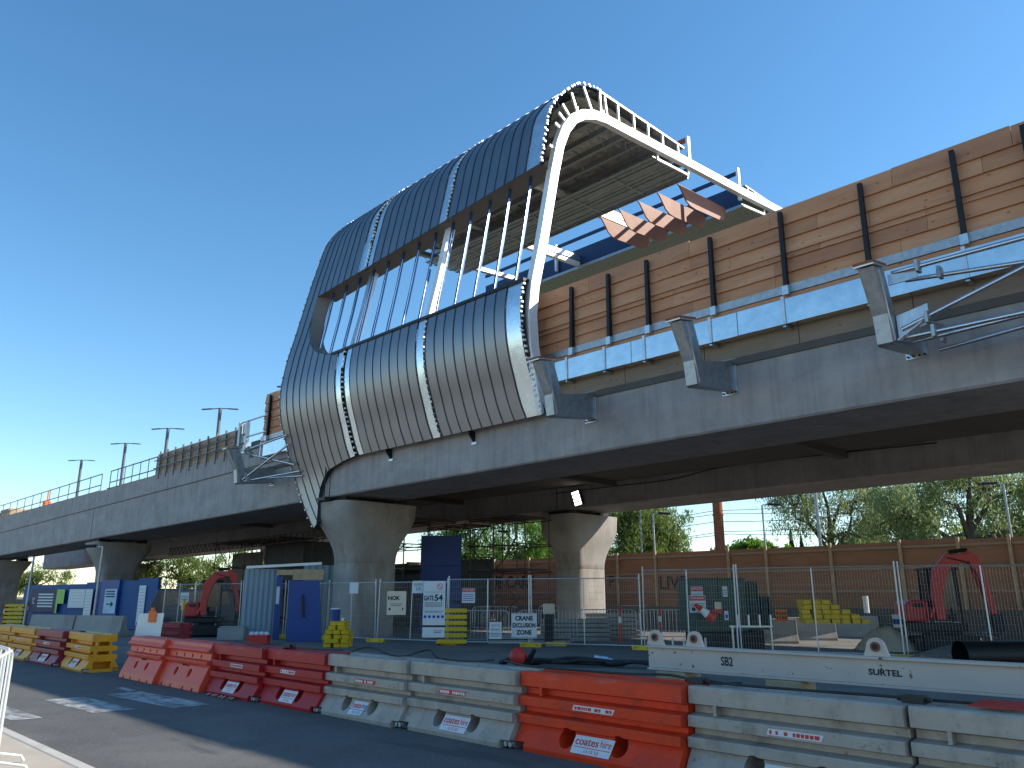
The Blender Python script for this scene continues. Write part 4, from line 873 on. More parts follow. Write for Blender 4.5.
# ------------------------------------------------------------------ green cabinet
q = at(724, 640, 26); q.z = .15
t = thing('electrical_cabinet', 'dark green steel electrical cabinet on a black skid with a lower stepped end', 'cabinet', q, RF+R(8))
b = MB(); b.bb(-.85, .8, 0, 1.5, .55, 2.1); b.build('main_box', greenm, t, world=False, bevel=.02)
b = MB(); b.bb(-.9, .83, -.03, 1.53, 2.103, 2.14); b.build('lid', greenm, t, world=False, bevel=.01)
b = MB(); b.bb(.84, 1.3, .15, 1.5, .6, 2.05); b.bb(1.3, 1.7, .2, 1.5, .6, 1.6); b.build('finned_end', greenm, t, world=False, bevel=.02)
b = MB()
for i in range(7): b.bb(.86+i*.12, .89+i*.12, .1, .2, .65, 1.98 if i < 4 else 1.55)
b.build('cooling_fins', greenm, t, world=False)
b = MB(); b.bb(-.1, -.085, -.012, 0, .6, 2.2); b.bb(-.06, -.02, -.05, -.0, 1.2, 1.4); b.build('door_gap', blackst, t, world=False)
b = MB(); b.bb(-.7, .95, 0, 1.4, .0, .5); b.bb(1.0, 1.4, .2, 1.4, .0, .58); b.build('skid', blackst, t, world=False)
# spiked rails
for (px, py, lab) in [(755, 622, 'grey rail with upright pins right of the green cabinet'), (690, 645, 'low grey rail with upright pins below the green cabinet')]:
    p = at(px, py, 25); t = thing('pin_rail', lab, 'rail', p, RF, 'rails with upright pins'); b = MB(); b.bb(-.75, .5, -.03, .03, -.15, -.1)
    for i in range(4): b.tube((-.5+i*.32, 0, -.12), (-.5+i*.32, 0, .2), .03, 6)
    b.build('rail_and_pins', galv, t, world=False); b = MB(); b.bb(-.7, -.65, -.03, .03, .15-p.z, -.15); b.bb(.42, .47, -.03, .03, .15-p.z, -.15); b.build('leg', galv, t, world=False)

# jersey barriers
def jersey(p, rz, label, L=2.9, group='concrete jersey barriers'):
    b = MB(); pr_ = [(-.3, 0), (-.3, .08), (-.16, .3), (-.09, .82), (.09, .82), (.16, .3), (.3, .08), (.3, 0)]; b.prism([(-L/2, y, z) for y, z in pr_], (L, 0, 0))
    o = b.build('jersey_barrier', conc_pier, None, bevel=.02); o.location = p; o.rotation_euler = (0, 0, rz); return tag(o, label, 'barrier', group)
P0 = onz(30, 634, .15); P1 = onz(120, 637, .15); d = P1-P0; a = math.atan2(d.y, d.x)
jersey(P0.lerp(P1, .26)+Vector((0, 0, 0)), a, 'concrete jersey barrier left of the pair below the blue hoarding', d.length*.5)
jersey(P0.lerp(P1, .78), a, 'concrete jersey barrier right of the pair below the blue hoarding', d.length*.5)
for i, (px, lab) in enumerate([(772, 'concrete jersey barrier right beside the green cabinet'), (812, 'concrete jersey barrier under the yellow block stack'), (857, 'concrete jersey barrier right of the yellow block stack')]): jersey(onz(px, 643-i*3, .15), RF+R(-8), lab, 1.75)

# stacks of yellow fence feet
def stackfeet(px, py, D, z0, rows, rz, lab, group, left=False):
    p = at(px, py, D); root = None
    for r_, n in enumerate(rows):
        for k in range(n):
            o = bpy.data.objects.new('plastic_block', FOOT); COL.objects.link(o); c_ = Vector((p.x, p.y, z0+r_*.135)); dx = ((k-(n-1)/2) if not left else k-(rows[0]-1)/2)*.27
            off = Matrix.Rotation(rz, 3, 'Z') @ Vector((dx+random.uniform(-.02, .02), random.uniform(-.05, .05), 0)); o.location = c_+off; o.rotation_euler = (0, 0, rz+R(90)+R(random.uniform(-5, 5)))
            tag(o, lab, 'fence foot', group)
stackfeet(339, 630, 27.5, .16, [3, 3, 3, 3, 2, 2], RF, 'yellow plastic block in the tidy stack left of the flared pier', 'stacked yellow blocks left of the pier')
stackfeet(834, 615, 26, .98, [7, 6, 5, 4, 3], RF-R(8), 'yellow plastic block in the heap on the concrete barriers', 'stacked yellow blocks on the concrete barriers', True)
p = at(336, 607, 27.4); t = thing('bucket', 'blue plastic bucket on top of the yellow block stack', 'bucket', (p.x, p.y, .97)); b = MB(); b.tube((0, 0, 0), (0, 0, .38), .13, 14, .16); b.build('pail', pvc_blue2, t, world=False, smooth=50); b = MB(); b.tube((0, 0, .36), (0, 0, .40), .17, 14); b.build('rim', sign_w, t, world=False)
p = at(343, 607, 27.4); b = MB(); b.tube((p.x, p.y, .97), (p.x, p.y, 1.07), .08, 10); tag(b.build('tin', galv), 'small tin beside the blue bucket on the yellow stack', 'tin')
for px, py, D, lab in [(452, 622, 28, 'orange slatted barrier stack right of the GATE 54 board'), (12, 618, 50, 'yellow slatted barricade at the far left')]:
    p = at(px, py+12, D); p.z = .15; t = thing('slatted_barricade', lab, 'barricade', p, RF)
    for k in range(6): b = MB(); b.bb(-.5, .5, -.1, .1, .05+k*.2, .19+k*.2); b.build('slat', yel if px < 100 else orangem if 0 else yel, t, world=False, bevel=.02)
    b = MB(); b.bb(-.5, -.42, -.08, .08, 0, 1.2); b.bb(.42, .5, -.08, .08, 0, 1.2); b.build('side_posts', blackst, t, world=False)
board('roadwork_sign', 'small orange roadwork board leaning beside the yellow blocks', 781.5, 615.5, 26.5, .36, .36, [('ROAD', .15, .12, 0, 0, .02), ('WORK', -.2, .12, 0, 0, .02)], mat=orangem, group='leaning boards')
t = thing('white_board_sign', 'white blank backed road sign on a stand between the yellow and salmon barriers', 'sign', (-21.6, 8.15, 0), RF-R(18))
b = MB(); b.prism([(-.5, 0, .25), (.36, -.02, .35), (.42, .0, 1.33), (-.38, .02, 1.31)], (0, .015, 0)); b.build('panel', white_p, t, world=False); b = MB(); b.bb(-.02, .2, -.04, -.0, 1.1, 1.38); b.tube((.09, -.02, 1.38), (.09, -.02, 1.46), .05, 8); b.build('lamp_head', orangem, t, world=False)
b = MB(); b.bar((-.3, .03, 0), (0, .03, 1.2), .04, .04); b.bar((.3, .03, 0), (.1, .03, 1.2), .04, .04); b.build('leg', galvd, t, world=False)

# ------------------------------------------------------------------ blue hoarding with posters
P0 = at(20, 620, 55); P1 = at(157, 620, 43); P0.z = P1.z = .15; d = P1-P0; L = d.length; a = math.atan2(d.y, d.x)
t = thing('blue_hoarding', 'blue painted site hoarding with posters at the left under the viaduct', 'hoarding', P0, a)
nb = 8
for i in range(nb):
    b = MB(); b.bb(i*L/nb+.01, (i+1)*L/nb-.01, -.03-(.12 if i in (5, 7) else 0), .0, .02, (2.2, 2.2, 2.2, 2.22, 2.3, 2.4, 2.35, 2.45)[i]); b.build('hoarding_panel', pvc_blue2 if i in (5,) else pvc_blue, t, world=False, bevel=.008)
def hpos(px): # distance along the hoarding for a pixel column
    best = min(range(0, 401), key=lambda k: abs((lambda q: 512+790*((q-CP).dot(RT))/((q-CP).dot(FW))-px)(P0+d*(k/400)))); return best/400*L
for px, w, z0, z1, m, lab, kind in [(43, 26, .75, 1.95, pm('navy_poster', (.02, .025, .07), .6), 'dark navy notice with white lines of text on the blue hoarding', 'n'), (59.5, 8, .7, 1.95, pm('lime_poster', (.35, .55, .12), .6), 'lime green poster beside the navy notice', 'l'), (76, 16, 1.0, 1.95, sign_w, 'wide white notice on the blue hoarding', 'w'), (88, 7, .3, 1.95, sign_w, 'tall narrow white notice on the blue hoarding', 'w'), (110, 12, .75, 1.95, pm('pale_blue_poster', (.4, .55, .68), .6), 'pale blue notice with a right pointing arrow', 'a'), (141.5, 7, .2, 2.1, sign_w, 'tall narrow white notice at the right end of the blue hoarding', 'w')]:
    x0 = hpos(px-w/2); x1 = hpos(px+w/2); t2 = thing('poster', lab, 'poster', P0+Vector((math.cos(a), math.sin(a), 0))*((x0+x1)/2)+Vector((math.sin(a), -math.cos(a), 0))*.19, a, 'posters on the blue hoarding'); ww = x1-x0
    b = MB(); b.bb(-ww/2, ww/2, 0, .01, z0, z1) if kind != 'l' else b.add([(-ww/2, 0, z0), (-ww/4, 0, z0), (-ww/4, 0, z0+.5), (ww/2, 0, z0+.5), (ww/2, 0, z1), (-ww/2, 0, z1)], [(0, 1, 2, 3, 4, 5)]); pn = b.build('sheet', m, t2, world=False, recalc=False)
    b = MB(); hh = z1-z0
    if kind == 'n':
        for k in range(5): b.add([(-ww*.2, -.006, z1-.3-k*.16), (ww*.38, -.006, z1-.3-k*.16), (ww*.38, -.006, z1-.22-k*.16), (-ww*.2, -.006, z1-.22-k*.16)], [(0, 1, 2, 3)])
        text(b, 'PS', .4, face(-ww*.36, (z0+z1)/2, -.006) @ Matrix.Rotation(R(90), 4, 'Z')); b.build('lettering', sign_w, pn, world=False, recalc=False)
    if kind == 'a':
        b.add([(-.3, -.006, z0+.42), (.15, -.006, z0+.42), (.15, -.006, z0+.48), (-.3, -.006, z0+.48), (.1, -.006, z0+.3), (.35, -.006, z0+.45), (.1, -.006, z0+.6)], [(0, 1, 2, 3), (4, 5, 6)])
        for k in range(3): b.add([(-ww*.4, -.006, z1-.15-k*.13), (ww*.35, -.006, z1-.15-k*.13), (ww*.35, -.006, z1-.09-k*.13), (-ww*.4, -.006, z1-.09-k*.13)], [(0, 1, 2, 3)])
        b.build('arrow_and_lettering', ink, pn, world=False, recalc=False)
    if kind == 'w':
        for k in range(4 if hh < 1.3 else 9): b.add([(-ww*.35, -.006, z1-.2-k*.15), (ww*.3, -.006, z1-.2-k*.15), (ww*.3, -.006, z1-.17-k*.15), (-ww*.35, -.006, z1-.17-k*.15)], [(0, 1, 2, 3)])
        b.build('lettering', galvd, pn, world=False, recalc=False)

# ------------------------------------------------------------------ site shed panels, door, excavators
q = at(257, 630, 33); q.z = .15
b = MB(); W_ = 1.25; n = 26; fr = [(-W_/2+W_*i/n, (.03 if i % 4 < 2 else -.0), 0) for i in range(n+1)]
V = []; 
for x, y, z in fr: V += [(x, y, .0), (x, y, 2.62)]
b.add(V, [(2*i, 2*i+2, 2*i+3, 2*i+1) for i in range(n)]); o = b.build('corrugated_panel', pm('pale_blue_cladding', (.20, .27, .33), .5, .2, var=.08, stretch=(8, 1, .4)), None, recalc=False); o.location = q; o.rotation_euler = (0, 0, RF+R(14)); o.modifiers.new('s', 'SOLIDIFY').thickness = .02; tag(o, 'pale blue corrugated metal panel beside the left excavator', 'panel')
q = at(322, 631, 35); q.z = .15; b = MB(); V = []; W_ = 1.8
for i in range(n+1): V += [(-W_/2+W_*i/n, (.03 if i % 4 < 2 else 0), 0), (-W_/2+W_*i/n, (.03 if i % 4 < 2 else 0), 2.85)]
b.add(V, [(2*i, 2*i+2, 2*i+3, 2*i+1) for i in range(n)]); o = b.build('corrugated_panel', pm('grey_cladding', (.17, .21, .22), .5, .2, var=.08, stretch=(8, 1, .4)), None, recalc=False); o.location = q; o.rotation_euler = (0, 0, RF+R(10)); o.modifiers.new('s', 'SOLIDIFY').thickness = .02; tag(o, 'grey corrugated metal panel behind the leaning blue door', 'panel')
q = at(285, 631, 32.5); q.z = .15
t = thing('shed_frame', 'timber lintel, white roof edge and blue post of the small site shed', 'shed', q, RF+R(10))
b = MB(); b.bar((-1.6, 0, 2.66), (1.2, .1, 2.83), .1, .1); b.build('roof_edge', white_p, t, world=False); b = MB(); b.bb(-.45, .15, 0, .08, 2.38, 2.58); b.bb(.15, 1.3, .02, .1, 2.2, 2.6); b.build('lintel', timb, t, world=False); b = MB(); b.bb(-.45, -.22, .0, .08, 0, 2.32); b.build('post', pvc_blue2, t, world=False)
b = MB(); b.bb(-.42, -.3, -.01, .0, 1.3, 1.95); b.build('paper_notice', sign_w, t, world=False)
q = at(302, 633, 31); q.z = .15; t = thing('blue_door', 'bright blue door leaning with a black slot beside the shed', 'door', q, RF+R(10))
b = MB(); b.prism([(-.56, 0, 0), (.7, .0, .0), (.5, .15, 2.15), (-.6, .15, 2.15)], (0, .05, 0)); b.build('leaf', pvc_blue2, t, world=False, bevel=.01); b = MB(); b.bar((-.06, .03, 1.65), (.02, -.03, .85), .05, .08); b.build('slot_handle', blackst, t, world=False)

def limb(b, pts, w0, w1, th):
    """box-section boom in local x-z plane, y thickness th"""
    n = len(pts); Rg = []
    for i, p in enumerate(pts):
        p = Vector(p); a_ = Vector(pts[max(0, i-1)]); c_ = Vector(pts[min(n-1, i+1)]); dd = (c_-a_).normalized(); nn = Vector((-dd.z, 0, dd.x)); w = (w0+(w1-w0)*i/(n-1))/2 if not isinstance(w0, list) else w0[i]/2
        y = p.y; Rg.append([(p.x-nn.x*w, y-th/2, p.z-nn.z*w), (p.x+nn.x*w, y-th/2, p.z+nn.z*w), (p.x+nn.x*w, y+th/2, p.z+nn.z*w), (p.x-nn.x*w, y+th/2, p.z-nn.z*w)])
    b.loft(Rg)
def excavator(q, rz, label, sc=1., mir=1):
    t = thing('excavator', label, 'excavator', q, rz, 'red compact excavators'); t.scale = (sc*mir, sc, sc)
    for y in (-.1, 1.3):
        b = MB(); P = [(-.95, .22), (-.85, .02), (.85, .02), (.95, .22), (.85, .45), (-.85, .45)]; b.prism([(x, y, z) for x, z in P], (0, .35, 0)); tr = b.build('track', rubber, t, world=False, bevel=.06)
        for x in (-.6, -.2, .2, .6): b = MB(); b.tube((x, y-.02, .17), (x, y+.37, .17), .1, 10); b.build('roller', blackst, tr, world=False)
    b = MB(); b.bb(-.45, .45, .2, 1.2, .4, .62); b.build('slew_ring', blackst, t, world=False)
    b = MB(); b.bb(-1.05, .6, .0, 1.5, .6, .85); b.build('chassis', blackst, t, world=False, bevel=.04)
    b = MB(); b.prism([(-1.1, 0, .88), (-.45, 0, .88), (-.45, 0, 1.5), (-.95, 0, 1.52), (-1.1, 0, 1.4)], (0, 1.5, 0)); h_ = b.build('engine_cover', exc_red, t, world=False, bevel=.06)
    b = MB(); b.bb(-.9, -.6, -.012, 0, 1.3, 1.42); b.build('vent_grille', blackst, h_, world=False)
    cab = MB()
    for x, y in [(-.4, .05), (.45, .05), (-.4, 1.0), (.45, 1.0)]: cab.bar((x, y, .85), (x*.9, y, 2.4), .07, .07)
    cab.bb(-.45, .5, .0, 1.05, 2.4, 2.48); cab.build('canopy_frame', blackst, t, world=False)
    b = MB(); b.bb(-.38, .42, .08, .98, 1.3, 2.35); b.build('glazing', glass, t, world=False)
    b = MB(); b.bb(-.1, .35, .3, .8, .9, 1.1); b.bb(-.15, -.02, .3, .8, 1.1, 1.6); b.build('seat', rubber, t, world=False)
    b = MB(); limb(b, [(-.25, -.35, .95), (-.3, -.35, 1.6), (-.15, -.35, 2.3), (.15, -.35, 2.68), (.75, -.35, 2.76)], [.24, .3, .4, .36, .24], 1, .24); bo = b.build('boom', exc_red, t, world=False, bevel=.02)
    b = MB(); b.tube((-.5, -.3, 1.0), (-.18, -.3, 1.75), .07, 8); b.tube((-.18, -.3, 1.75), (.0, -.3, 2.2), .04, 8); b.build('boom_ram', exc_red, bo, world=False)
    b = MB(); limb(b, [(.62, -.35, 2.9), (.85, -.35, 2.7), (1.0, -.35, 2.0), (1.2, -.35, 1.1)], [.18, .34, .26, .15], 1, .17); ar = b.build('dipper_arm', exc_red, t, world=False, bevel=.02)
    b = MB(); b.tube((.2, -.35, 2.92), (.72, -.35, 2.98), .06, 8); b.build('arm_ram', blackst, ar, world=False)
    b = MB(); b.path([(.1, -.47, 2.75), (.6, -.5, 2.62), (.85, -.48, 2.3), (1.0, -.48, 1.6), (1.05, -.46, 1.2)], .02, 6); b.build('hydraulic_hose', rubber, ar, world=False)
    b = MB(); b.prism([(1.05, -.6, 1.1), (1.35, -.6, 1.15), (1.4, -.6, .7), (1.15, -.6, .45), (.85, -.6, .55), (1.05, -.6, .75)], (0, .5, 0)); b.build('bucket', blackst, t, world=False, bevel=.02)
    b = MB(); b.prism([(-.75, -.3, .1), (.75, -.3, .1), (.75, -.3, .5), (-.75, -.3, .5)], (0, .06, .02)); b.build('blade', exc_red if mir < 0 else blackst, t, world=False)
    return t
q = at(948, 628, 27.5); q.z = .15; excavator(q, RF+R(-12), 'red excavator with folded arm parked before the plywood fence at right', .98)
q = at(208, 630, 35.5); q.z = .15; excavator(q, RF+R(20), 'red excavator with raised arm beside the pale corrugated panel at left', .9)
# things round the left excavator
q = at(233, 634, 33); b = MB(); b.bb(-.5, .5, -.3, .3, 0, .45); b.bb(-.45, .45, -.25, .25, .45, .5); o = b.build('rubble_skip', conc_pier, None, bevel=.04); o.location = (q.x, q.y, .15); o.rotation_euler = (0, 0, RF); tag(o, 'grey rubble tub in front of the left excavator', 'tub')
q = at(259, 634, 30); t = thing('red_crate', 'red crate with white rags on the ground left of the shed door', 'crate', (q.x, q.y, .15), RF); b = MB(); b.bb(-.35, .35, -.2, .2, 0, .3); b.build('box', redp, t, world=False, bevel=.02); b = MB(); [b.sphere((-.25+.17*i, 0, .33), .09, 6) for i in range(4)]; b.build('rags', sign_w, t, world=False)
q = at(86+88, 632, 37); t = thing('yellow_tub', 'yellow tub behind the fence next to the blue hoarding', 'tub', (q.x, q.y, .15), RF); b = MB(); b.prism([(-.45, 0, 0), (.45, 0, 0), (.4, 0, .55), (-.4, 0, .55)], (0, .5, 0)); b.build('tub', yel, t, world=False, bevel=.03)
q = at(163, 630, 38); t = thing('dark_van', 'dark grey vehicle parked in shade behind the left fence', 'vehicle', (at(195, 625, 42).x, at(195, 625, 42).y, .15), RF+R(5))
b = MB(); b.prism([(-2.2, 0, .35), (2.0, 0, .35), (2.1, 0, 1.1), (1.5, 0, 1.9), (-1.9, 0, 1.95), (-2.2, 0, 1.2)], (0, 1.7, 0)); b.build('body', pm('dark_vehicle', (.03, .04, .055), .35, var=.1), t, world=False, bevel=.08)
for x in (-1.4, 1.3): b = MB(); b.tube((x, -.02, .33), (x, 1.72, .33), .33, 14); b.build('wheel', rubber, t, world=False)
b = MB(); b.prism([(-1.7, -.01, 1.2), (1.6, -.01, 1.2), (1.35, -.01, 1.8), (-1.7, -.01, 1.82)], (0, .02, 0)); b.build('window', glass, t, world=False)

# pipe, mound, rubble, misc on the right
q = at(995, 652, 21.8); t = thing('black_pipe', 'large black plastic pipe lying behind the fence at the right edge', 'pipe', (q.x, q.y, .45), RF)
b = MB(); n = 20; L_ = 3.4
for r_, nm in ((.32, 'pipe_wall'),): b.path([(-.8, 0, 0), (L_, .3, 0)], r_, n, cap=False); b.path([(-.79, 0, 0), (L_, .3, 0)], r_-.03, n, cap=False); b.build(nm, blackst, t, world=False, smooth=50, recalc=False)
def mound(name, px, py, D, rx, ry, h, mat, lab, cat):
    q = at(px, py, D); b = MB(); rg = []; rnd = random.Random(px)
    for i in range(7):
        f = i/6; rg.append([(q.x+(rx*(1-f)+.02)*math.cos(2*math.pi*k/22)*rnd.uniform(.9, 1.1), q.y+(ry*(1-f)+.02)*math.sin(2*math.pi*k/22)*rnd.uniform(.9, 1.1), .12+h*math.sin(f*math.pi/2)*rnd.uniform(.92, 1.05)) for k in range(22)])
    b.loft(rg); return tag(b.build(name, mat, smooth=60), lab, cat)
mound('sand_heap', 958, 645, 23.5, 1.3, .9, .45, dirt, 'low grey sand heap left of the black pipe', 'heap')
mound('sand_heap', 884, 622, 28, .95, .8, .72, pm('pale_sand', (.52, .45, .34), .9, var=.15, bump=.4), 'pale sand heap catching the sun under the viaduct', 'heap')
q = at(896, 606, 27.9); t = thing('paint_pail', 'white pail with blue band standing on the pale sand heap', 'pail', (q.x, q.y, .82)); b = MB(); b.tube((0, 0, 0), (0, 0, .38), .14, 12, .16); b.build('pail', white_p, t, world=False); b = MB(); b.tube((0, 0, .1), (0, 0, .25), .158, 12); b.build('band', pvc_blue, t, world=False)
q = at(866, 605, 30); b = MB(); b.tube((q.x, q.y, 1.2), (q.x, q.y, 1.75), .09, 10); tag(b.build('white_tube', white_p), 'short white upright tube in front of the plywood fence', 'tube')
for k, (px, py, D, lab) in enumerate([(932, 646, 22.5, 'pile of dark twigs and offcuts in front of the sand heap')]):
    q = at(px, py, D); b = MB()
    for i in range(30): a_ = random.uniform(0, 6.3); l_ = random.uniform(.1, .45); p = Vector((q.x+random.uniform(-.6, .6), q.y+random.uniform(-.6, .6), .18+random.uniform(0, .12))); b.bar(p, p+Vector((math.cos(a_)*l_, math.sin(a_)*l_, random.uniform(-.02, .1))), .04, .025)
    tag(b.build('twig_pile', plyd), lab, 'debris', kind='stuff')
# sunlit slab stacks behind crowd barriers
for px, py, D, w, h, lab in [(575, 616, 31, 2.6, .35, 'pale concrete slab stack behind the crowd barriers'), (530, 634, 29, 3.0, .5, 'long grey timber stack on the ground behind the crowd barriers'), (612, 612, 33, 2.2, .2, 'thin pale boards right of the sunlit pier')]:
    q = at(px, py, D); t = thing('slab_stack', lab, 'stack', (q.x, q.y, .15), RF); zt = q.z-.15
    b = MB()
    for k in range(max(2, int(zt/.16))): b.bb(-w/2+random.uniform(0, .1), w/2-random.uniform(0, .1), -.4, .4, k*.16, k*.16+.13)
    b.build('slabs', conc_pier, t, world=False, bevel=.01)
q = at(549, 628, 28); t = thing('fuel_tank', 'small upright machine with a yellow lid behind the crowd barriers', 'machine', (q.x, q.y, .15), RF); b = MB(); b.bb(-.15, .15, -.15, .15, 0, 1.0); b.build('body', blackst, t, world=False, bevel=.03); b = MB(); b.bb(-.2, .2, -.18, .18, 1.0, 1.35); b.build('lid', sign_b, t, world=False, bevel=.04)

# ------------------------------------------------------------------ plywood fence behind
YF = 36.; t = thing('plywood_fence', 'tall red brown plywood fence with pale timber posts and spray painted letters', 'fence', (-20, YF, 1.2))
zt = lambda x: 3.95 if x > -26 else 3.8
PX = [(1022, 530), (1001, 0), (968, 0), (902, 0), (832, 0), (768, 0), (728, 0), (708, 0), (655, 0), (616, 0), (562, 0), (528, 0), (494, 0)]
xpost = [ony(px, 560, YF-.1).x for px in (1012, 960, 901, 831, 766, 728, 655, 617, 576, 529, 494)]+[-2, 2, 6]
xpost.sort(); bounds = [-38.5]+xpost+[10]
for a_, c_ in zip(bounds, bounds[1:]):
    b = MB(); off = random.uniform(0, .03); z1 = 4.0+random.uniform(-.04, .06); b.bb(a_+.01, c_-.01, YF+off, YF+off+.03, 1.2, z1)
    b.build('ply_sheet', plyr, t)
for x in xpost: b = MB(); b.bb(x-.06, x+.06, YF-.13, YF-.03, 1.2, 4.08); b.build('post', timb, t)
b = MB()
for z in (1.9, 2.85, 3.72): b.bb(-38.5, 10, YF-.03, YF-.002, z, z+.1)
b.build('rails', pm('old_rail_timber', (.30, .23, .16), .8, var=.15), t)
b = MB(); text(b, 'LUE CARE', 1.0, Matrix.Translation((ony(509, 586, YF).x, YF-.035, 2.55)) @ Matrix.Rotation(R(90), 4, 'X'), bold=.03); text(b, 'BE P', .85, Matrix.Translation((ony(604, 586, YF).x, YF-.035, 2.5)) @ Matrix.Rotation(R(90), 4, 'X')); text(b, 'LIVE', .95, Matrix.Translation((ony(673, 583, YF).x, YF-.035, 2.4)) @ Matrix.Rotation(R(90), 4, 'X')); b.build('spray_lettering', ink, t, recalc=False)
# left part: angled sheet with sunlit triangle
t = thing('plywood_fence', 'short angled plywood return at the left end of the brown fence', 'fence', (-38.5, YF, 1.2)); b = MB(); b.bb(-38.53, -38.5, YF-7, YF, 1.0, 3.7); b.build('sheet', plyr, t)

# ------------------------------------------------------------------ scaffolds and blue screens under the station
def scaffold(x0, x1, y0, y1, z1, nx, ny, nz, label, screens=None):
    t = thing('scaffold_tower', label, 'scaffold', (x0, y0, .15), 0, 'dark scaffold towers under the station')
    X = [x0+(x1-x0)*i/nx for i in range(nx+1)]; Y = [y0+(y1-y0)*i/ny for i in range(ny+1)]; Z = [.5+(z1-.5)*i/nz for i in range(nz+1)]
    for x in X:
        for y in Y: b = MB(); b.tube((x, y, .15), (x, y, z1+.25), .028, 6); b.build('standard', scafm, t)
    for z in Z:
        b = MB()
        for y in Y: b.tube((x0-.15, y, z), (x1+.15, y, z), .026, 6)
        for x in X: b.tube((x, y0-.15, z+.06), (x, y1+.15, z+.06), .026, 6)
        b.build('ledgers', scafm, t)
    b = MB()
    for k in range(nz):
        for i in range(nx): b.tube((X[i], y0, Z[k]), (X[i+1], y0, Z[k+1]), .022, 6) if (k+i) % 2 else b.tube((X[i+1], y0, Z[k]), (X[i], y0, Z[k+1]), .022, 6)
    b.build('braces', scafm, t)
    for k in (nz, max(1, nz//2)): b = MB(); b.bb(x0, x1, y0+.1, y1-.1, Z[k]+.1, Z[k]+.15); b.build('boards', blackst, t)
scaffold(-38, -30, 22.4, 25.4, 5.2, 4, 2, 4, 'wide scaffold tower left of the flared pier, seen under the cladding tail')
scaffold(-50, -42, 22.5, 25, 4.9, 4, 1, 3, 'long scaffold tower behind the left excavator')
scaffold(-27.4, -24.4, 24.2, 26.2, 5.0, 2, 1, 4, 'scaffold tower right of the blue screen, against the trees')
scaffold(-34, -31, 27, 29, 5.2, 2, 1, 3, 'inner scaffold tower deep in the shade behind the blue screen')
t = thing('screen_wall', 'dark blue sheeted scaffold screen between the two flared piers', 'screen', at(440, 600, 38), RF)
z_ = at(440, 600, 38).z
b = MB(); b.bb(-.95, .95, 0, .06, .15-z_, 1.45-z_+.0); b.build('lower_sheet', pvc_blue2, t, world=False); b = MB(); b.bb(-.95, .95, 0, .05, 1.55-z_, 3.1-z_); b.build('middle_sheet', pvc_blue2, t, world=False); b = MB(); b.bb(-.95, .95, 0, .05, 3.13-z_, 4.5-z_); b.build('upper_sheet', pvc_blue2, t, world=False)
t = thing('lattice_beam', 'long lattice scaffold beam under the left viaduct soffit', 'truss', (-44, 21.9, 4.8))
for z in (4.55, 5.0): b = MB(); b.tube((-56, 21.9, z-.12), (-30, 21.9, z+.1), .03, 6); b.build('chord', scafm, t)
b = MB(); x = -56
while x < -30.5: f = (x+56)/26*.22-.12; b.tube((x, 21.9, 4.55+f), (x+.3, 21.9, 5.0+f), .02, 5); b.tube((x+.3, 21.9, 5.0+f), (x+.6, 21.9, 4.55+f), .02, 5); x += .6
b.build('lacing', scafm, t)
# dark hoarding / plant masses deep under the deck
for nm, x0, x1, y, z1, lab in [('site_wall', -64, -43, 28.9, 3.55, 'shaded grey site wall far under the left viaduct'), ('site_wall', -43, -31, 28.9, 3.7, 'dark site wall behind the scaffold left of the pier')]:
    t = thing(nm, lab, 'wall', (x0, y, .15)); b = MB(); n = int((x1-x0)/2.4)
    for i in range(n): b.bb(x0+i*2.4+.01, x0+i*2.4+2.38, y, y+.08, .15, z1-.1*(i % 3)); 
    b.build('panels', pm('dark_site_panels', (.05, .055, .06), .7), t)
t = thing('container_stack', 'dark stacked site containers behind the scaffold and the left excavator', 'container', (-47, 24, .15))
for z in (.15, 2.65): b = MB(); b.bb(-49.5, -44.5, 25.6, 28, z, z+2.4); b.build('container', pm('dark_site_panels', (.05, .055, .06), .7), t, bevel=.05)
for x0_, x1_, z0_, z1_, lab in [(-40.5, -38.6, .15, 5.0, 'added dark screen deep under the deck left of the scaffold'), (-56, -51.5, .15, 4.7, 'added dark screen under the left span beside the containers')]:
    t = thing('dark_screen', lab, 'screen', (x0_, 26.5, .15), 0, 'added dark screens under the deck'); b = MB(); b.bb(x0_, x1_, 26.5, 26.53, z0_, z1_); b.build('cloth', blackst, t); b = MB(); b.tube((x0_, 26.55, .15), (x0_, 26.55, z1_+.2), .03, 6); b.build('pole', scafm, t)  # black sheets added to fill in the darkness under the deck
# flood light
p = ony(577, 498, 29.4); t = thing('floodlight', 'bright white lit floodlight on the shaded rear girder', 'floodlight', p)
b = MB(); b.bb(-.27, .27, -.02, .12, -.38, .38); b.build('housing', blackst, t, world=False)
for k in range(4): b = MB(); b.bb(-.21, .21, -.04, -.021, -.34+k*.18, -.22+k*.18); b.build('led_strip', emis, t, world=False)
t.rotation_euler = (R(12), R(-10), 0)
cable('sagging_cable', 'dark cable sagging along the shaded rear girder face', [(-27, 29.5, 6.75), (-23, 29.5, 6.75), (-20, 29.5, 6.75), (-17.5, 29.5, 7.0), (-14, 29.5, 7.0), (-9, 29.5, 6.9)], .025)
for px, py in ((592, 510),): 
    q = ony(px, py, 29.9)

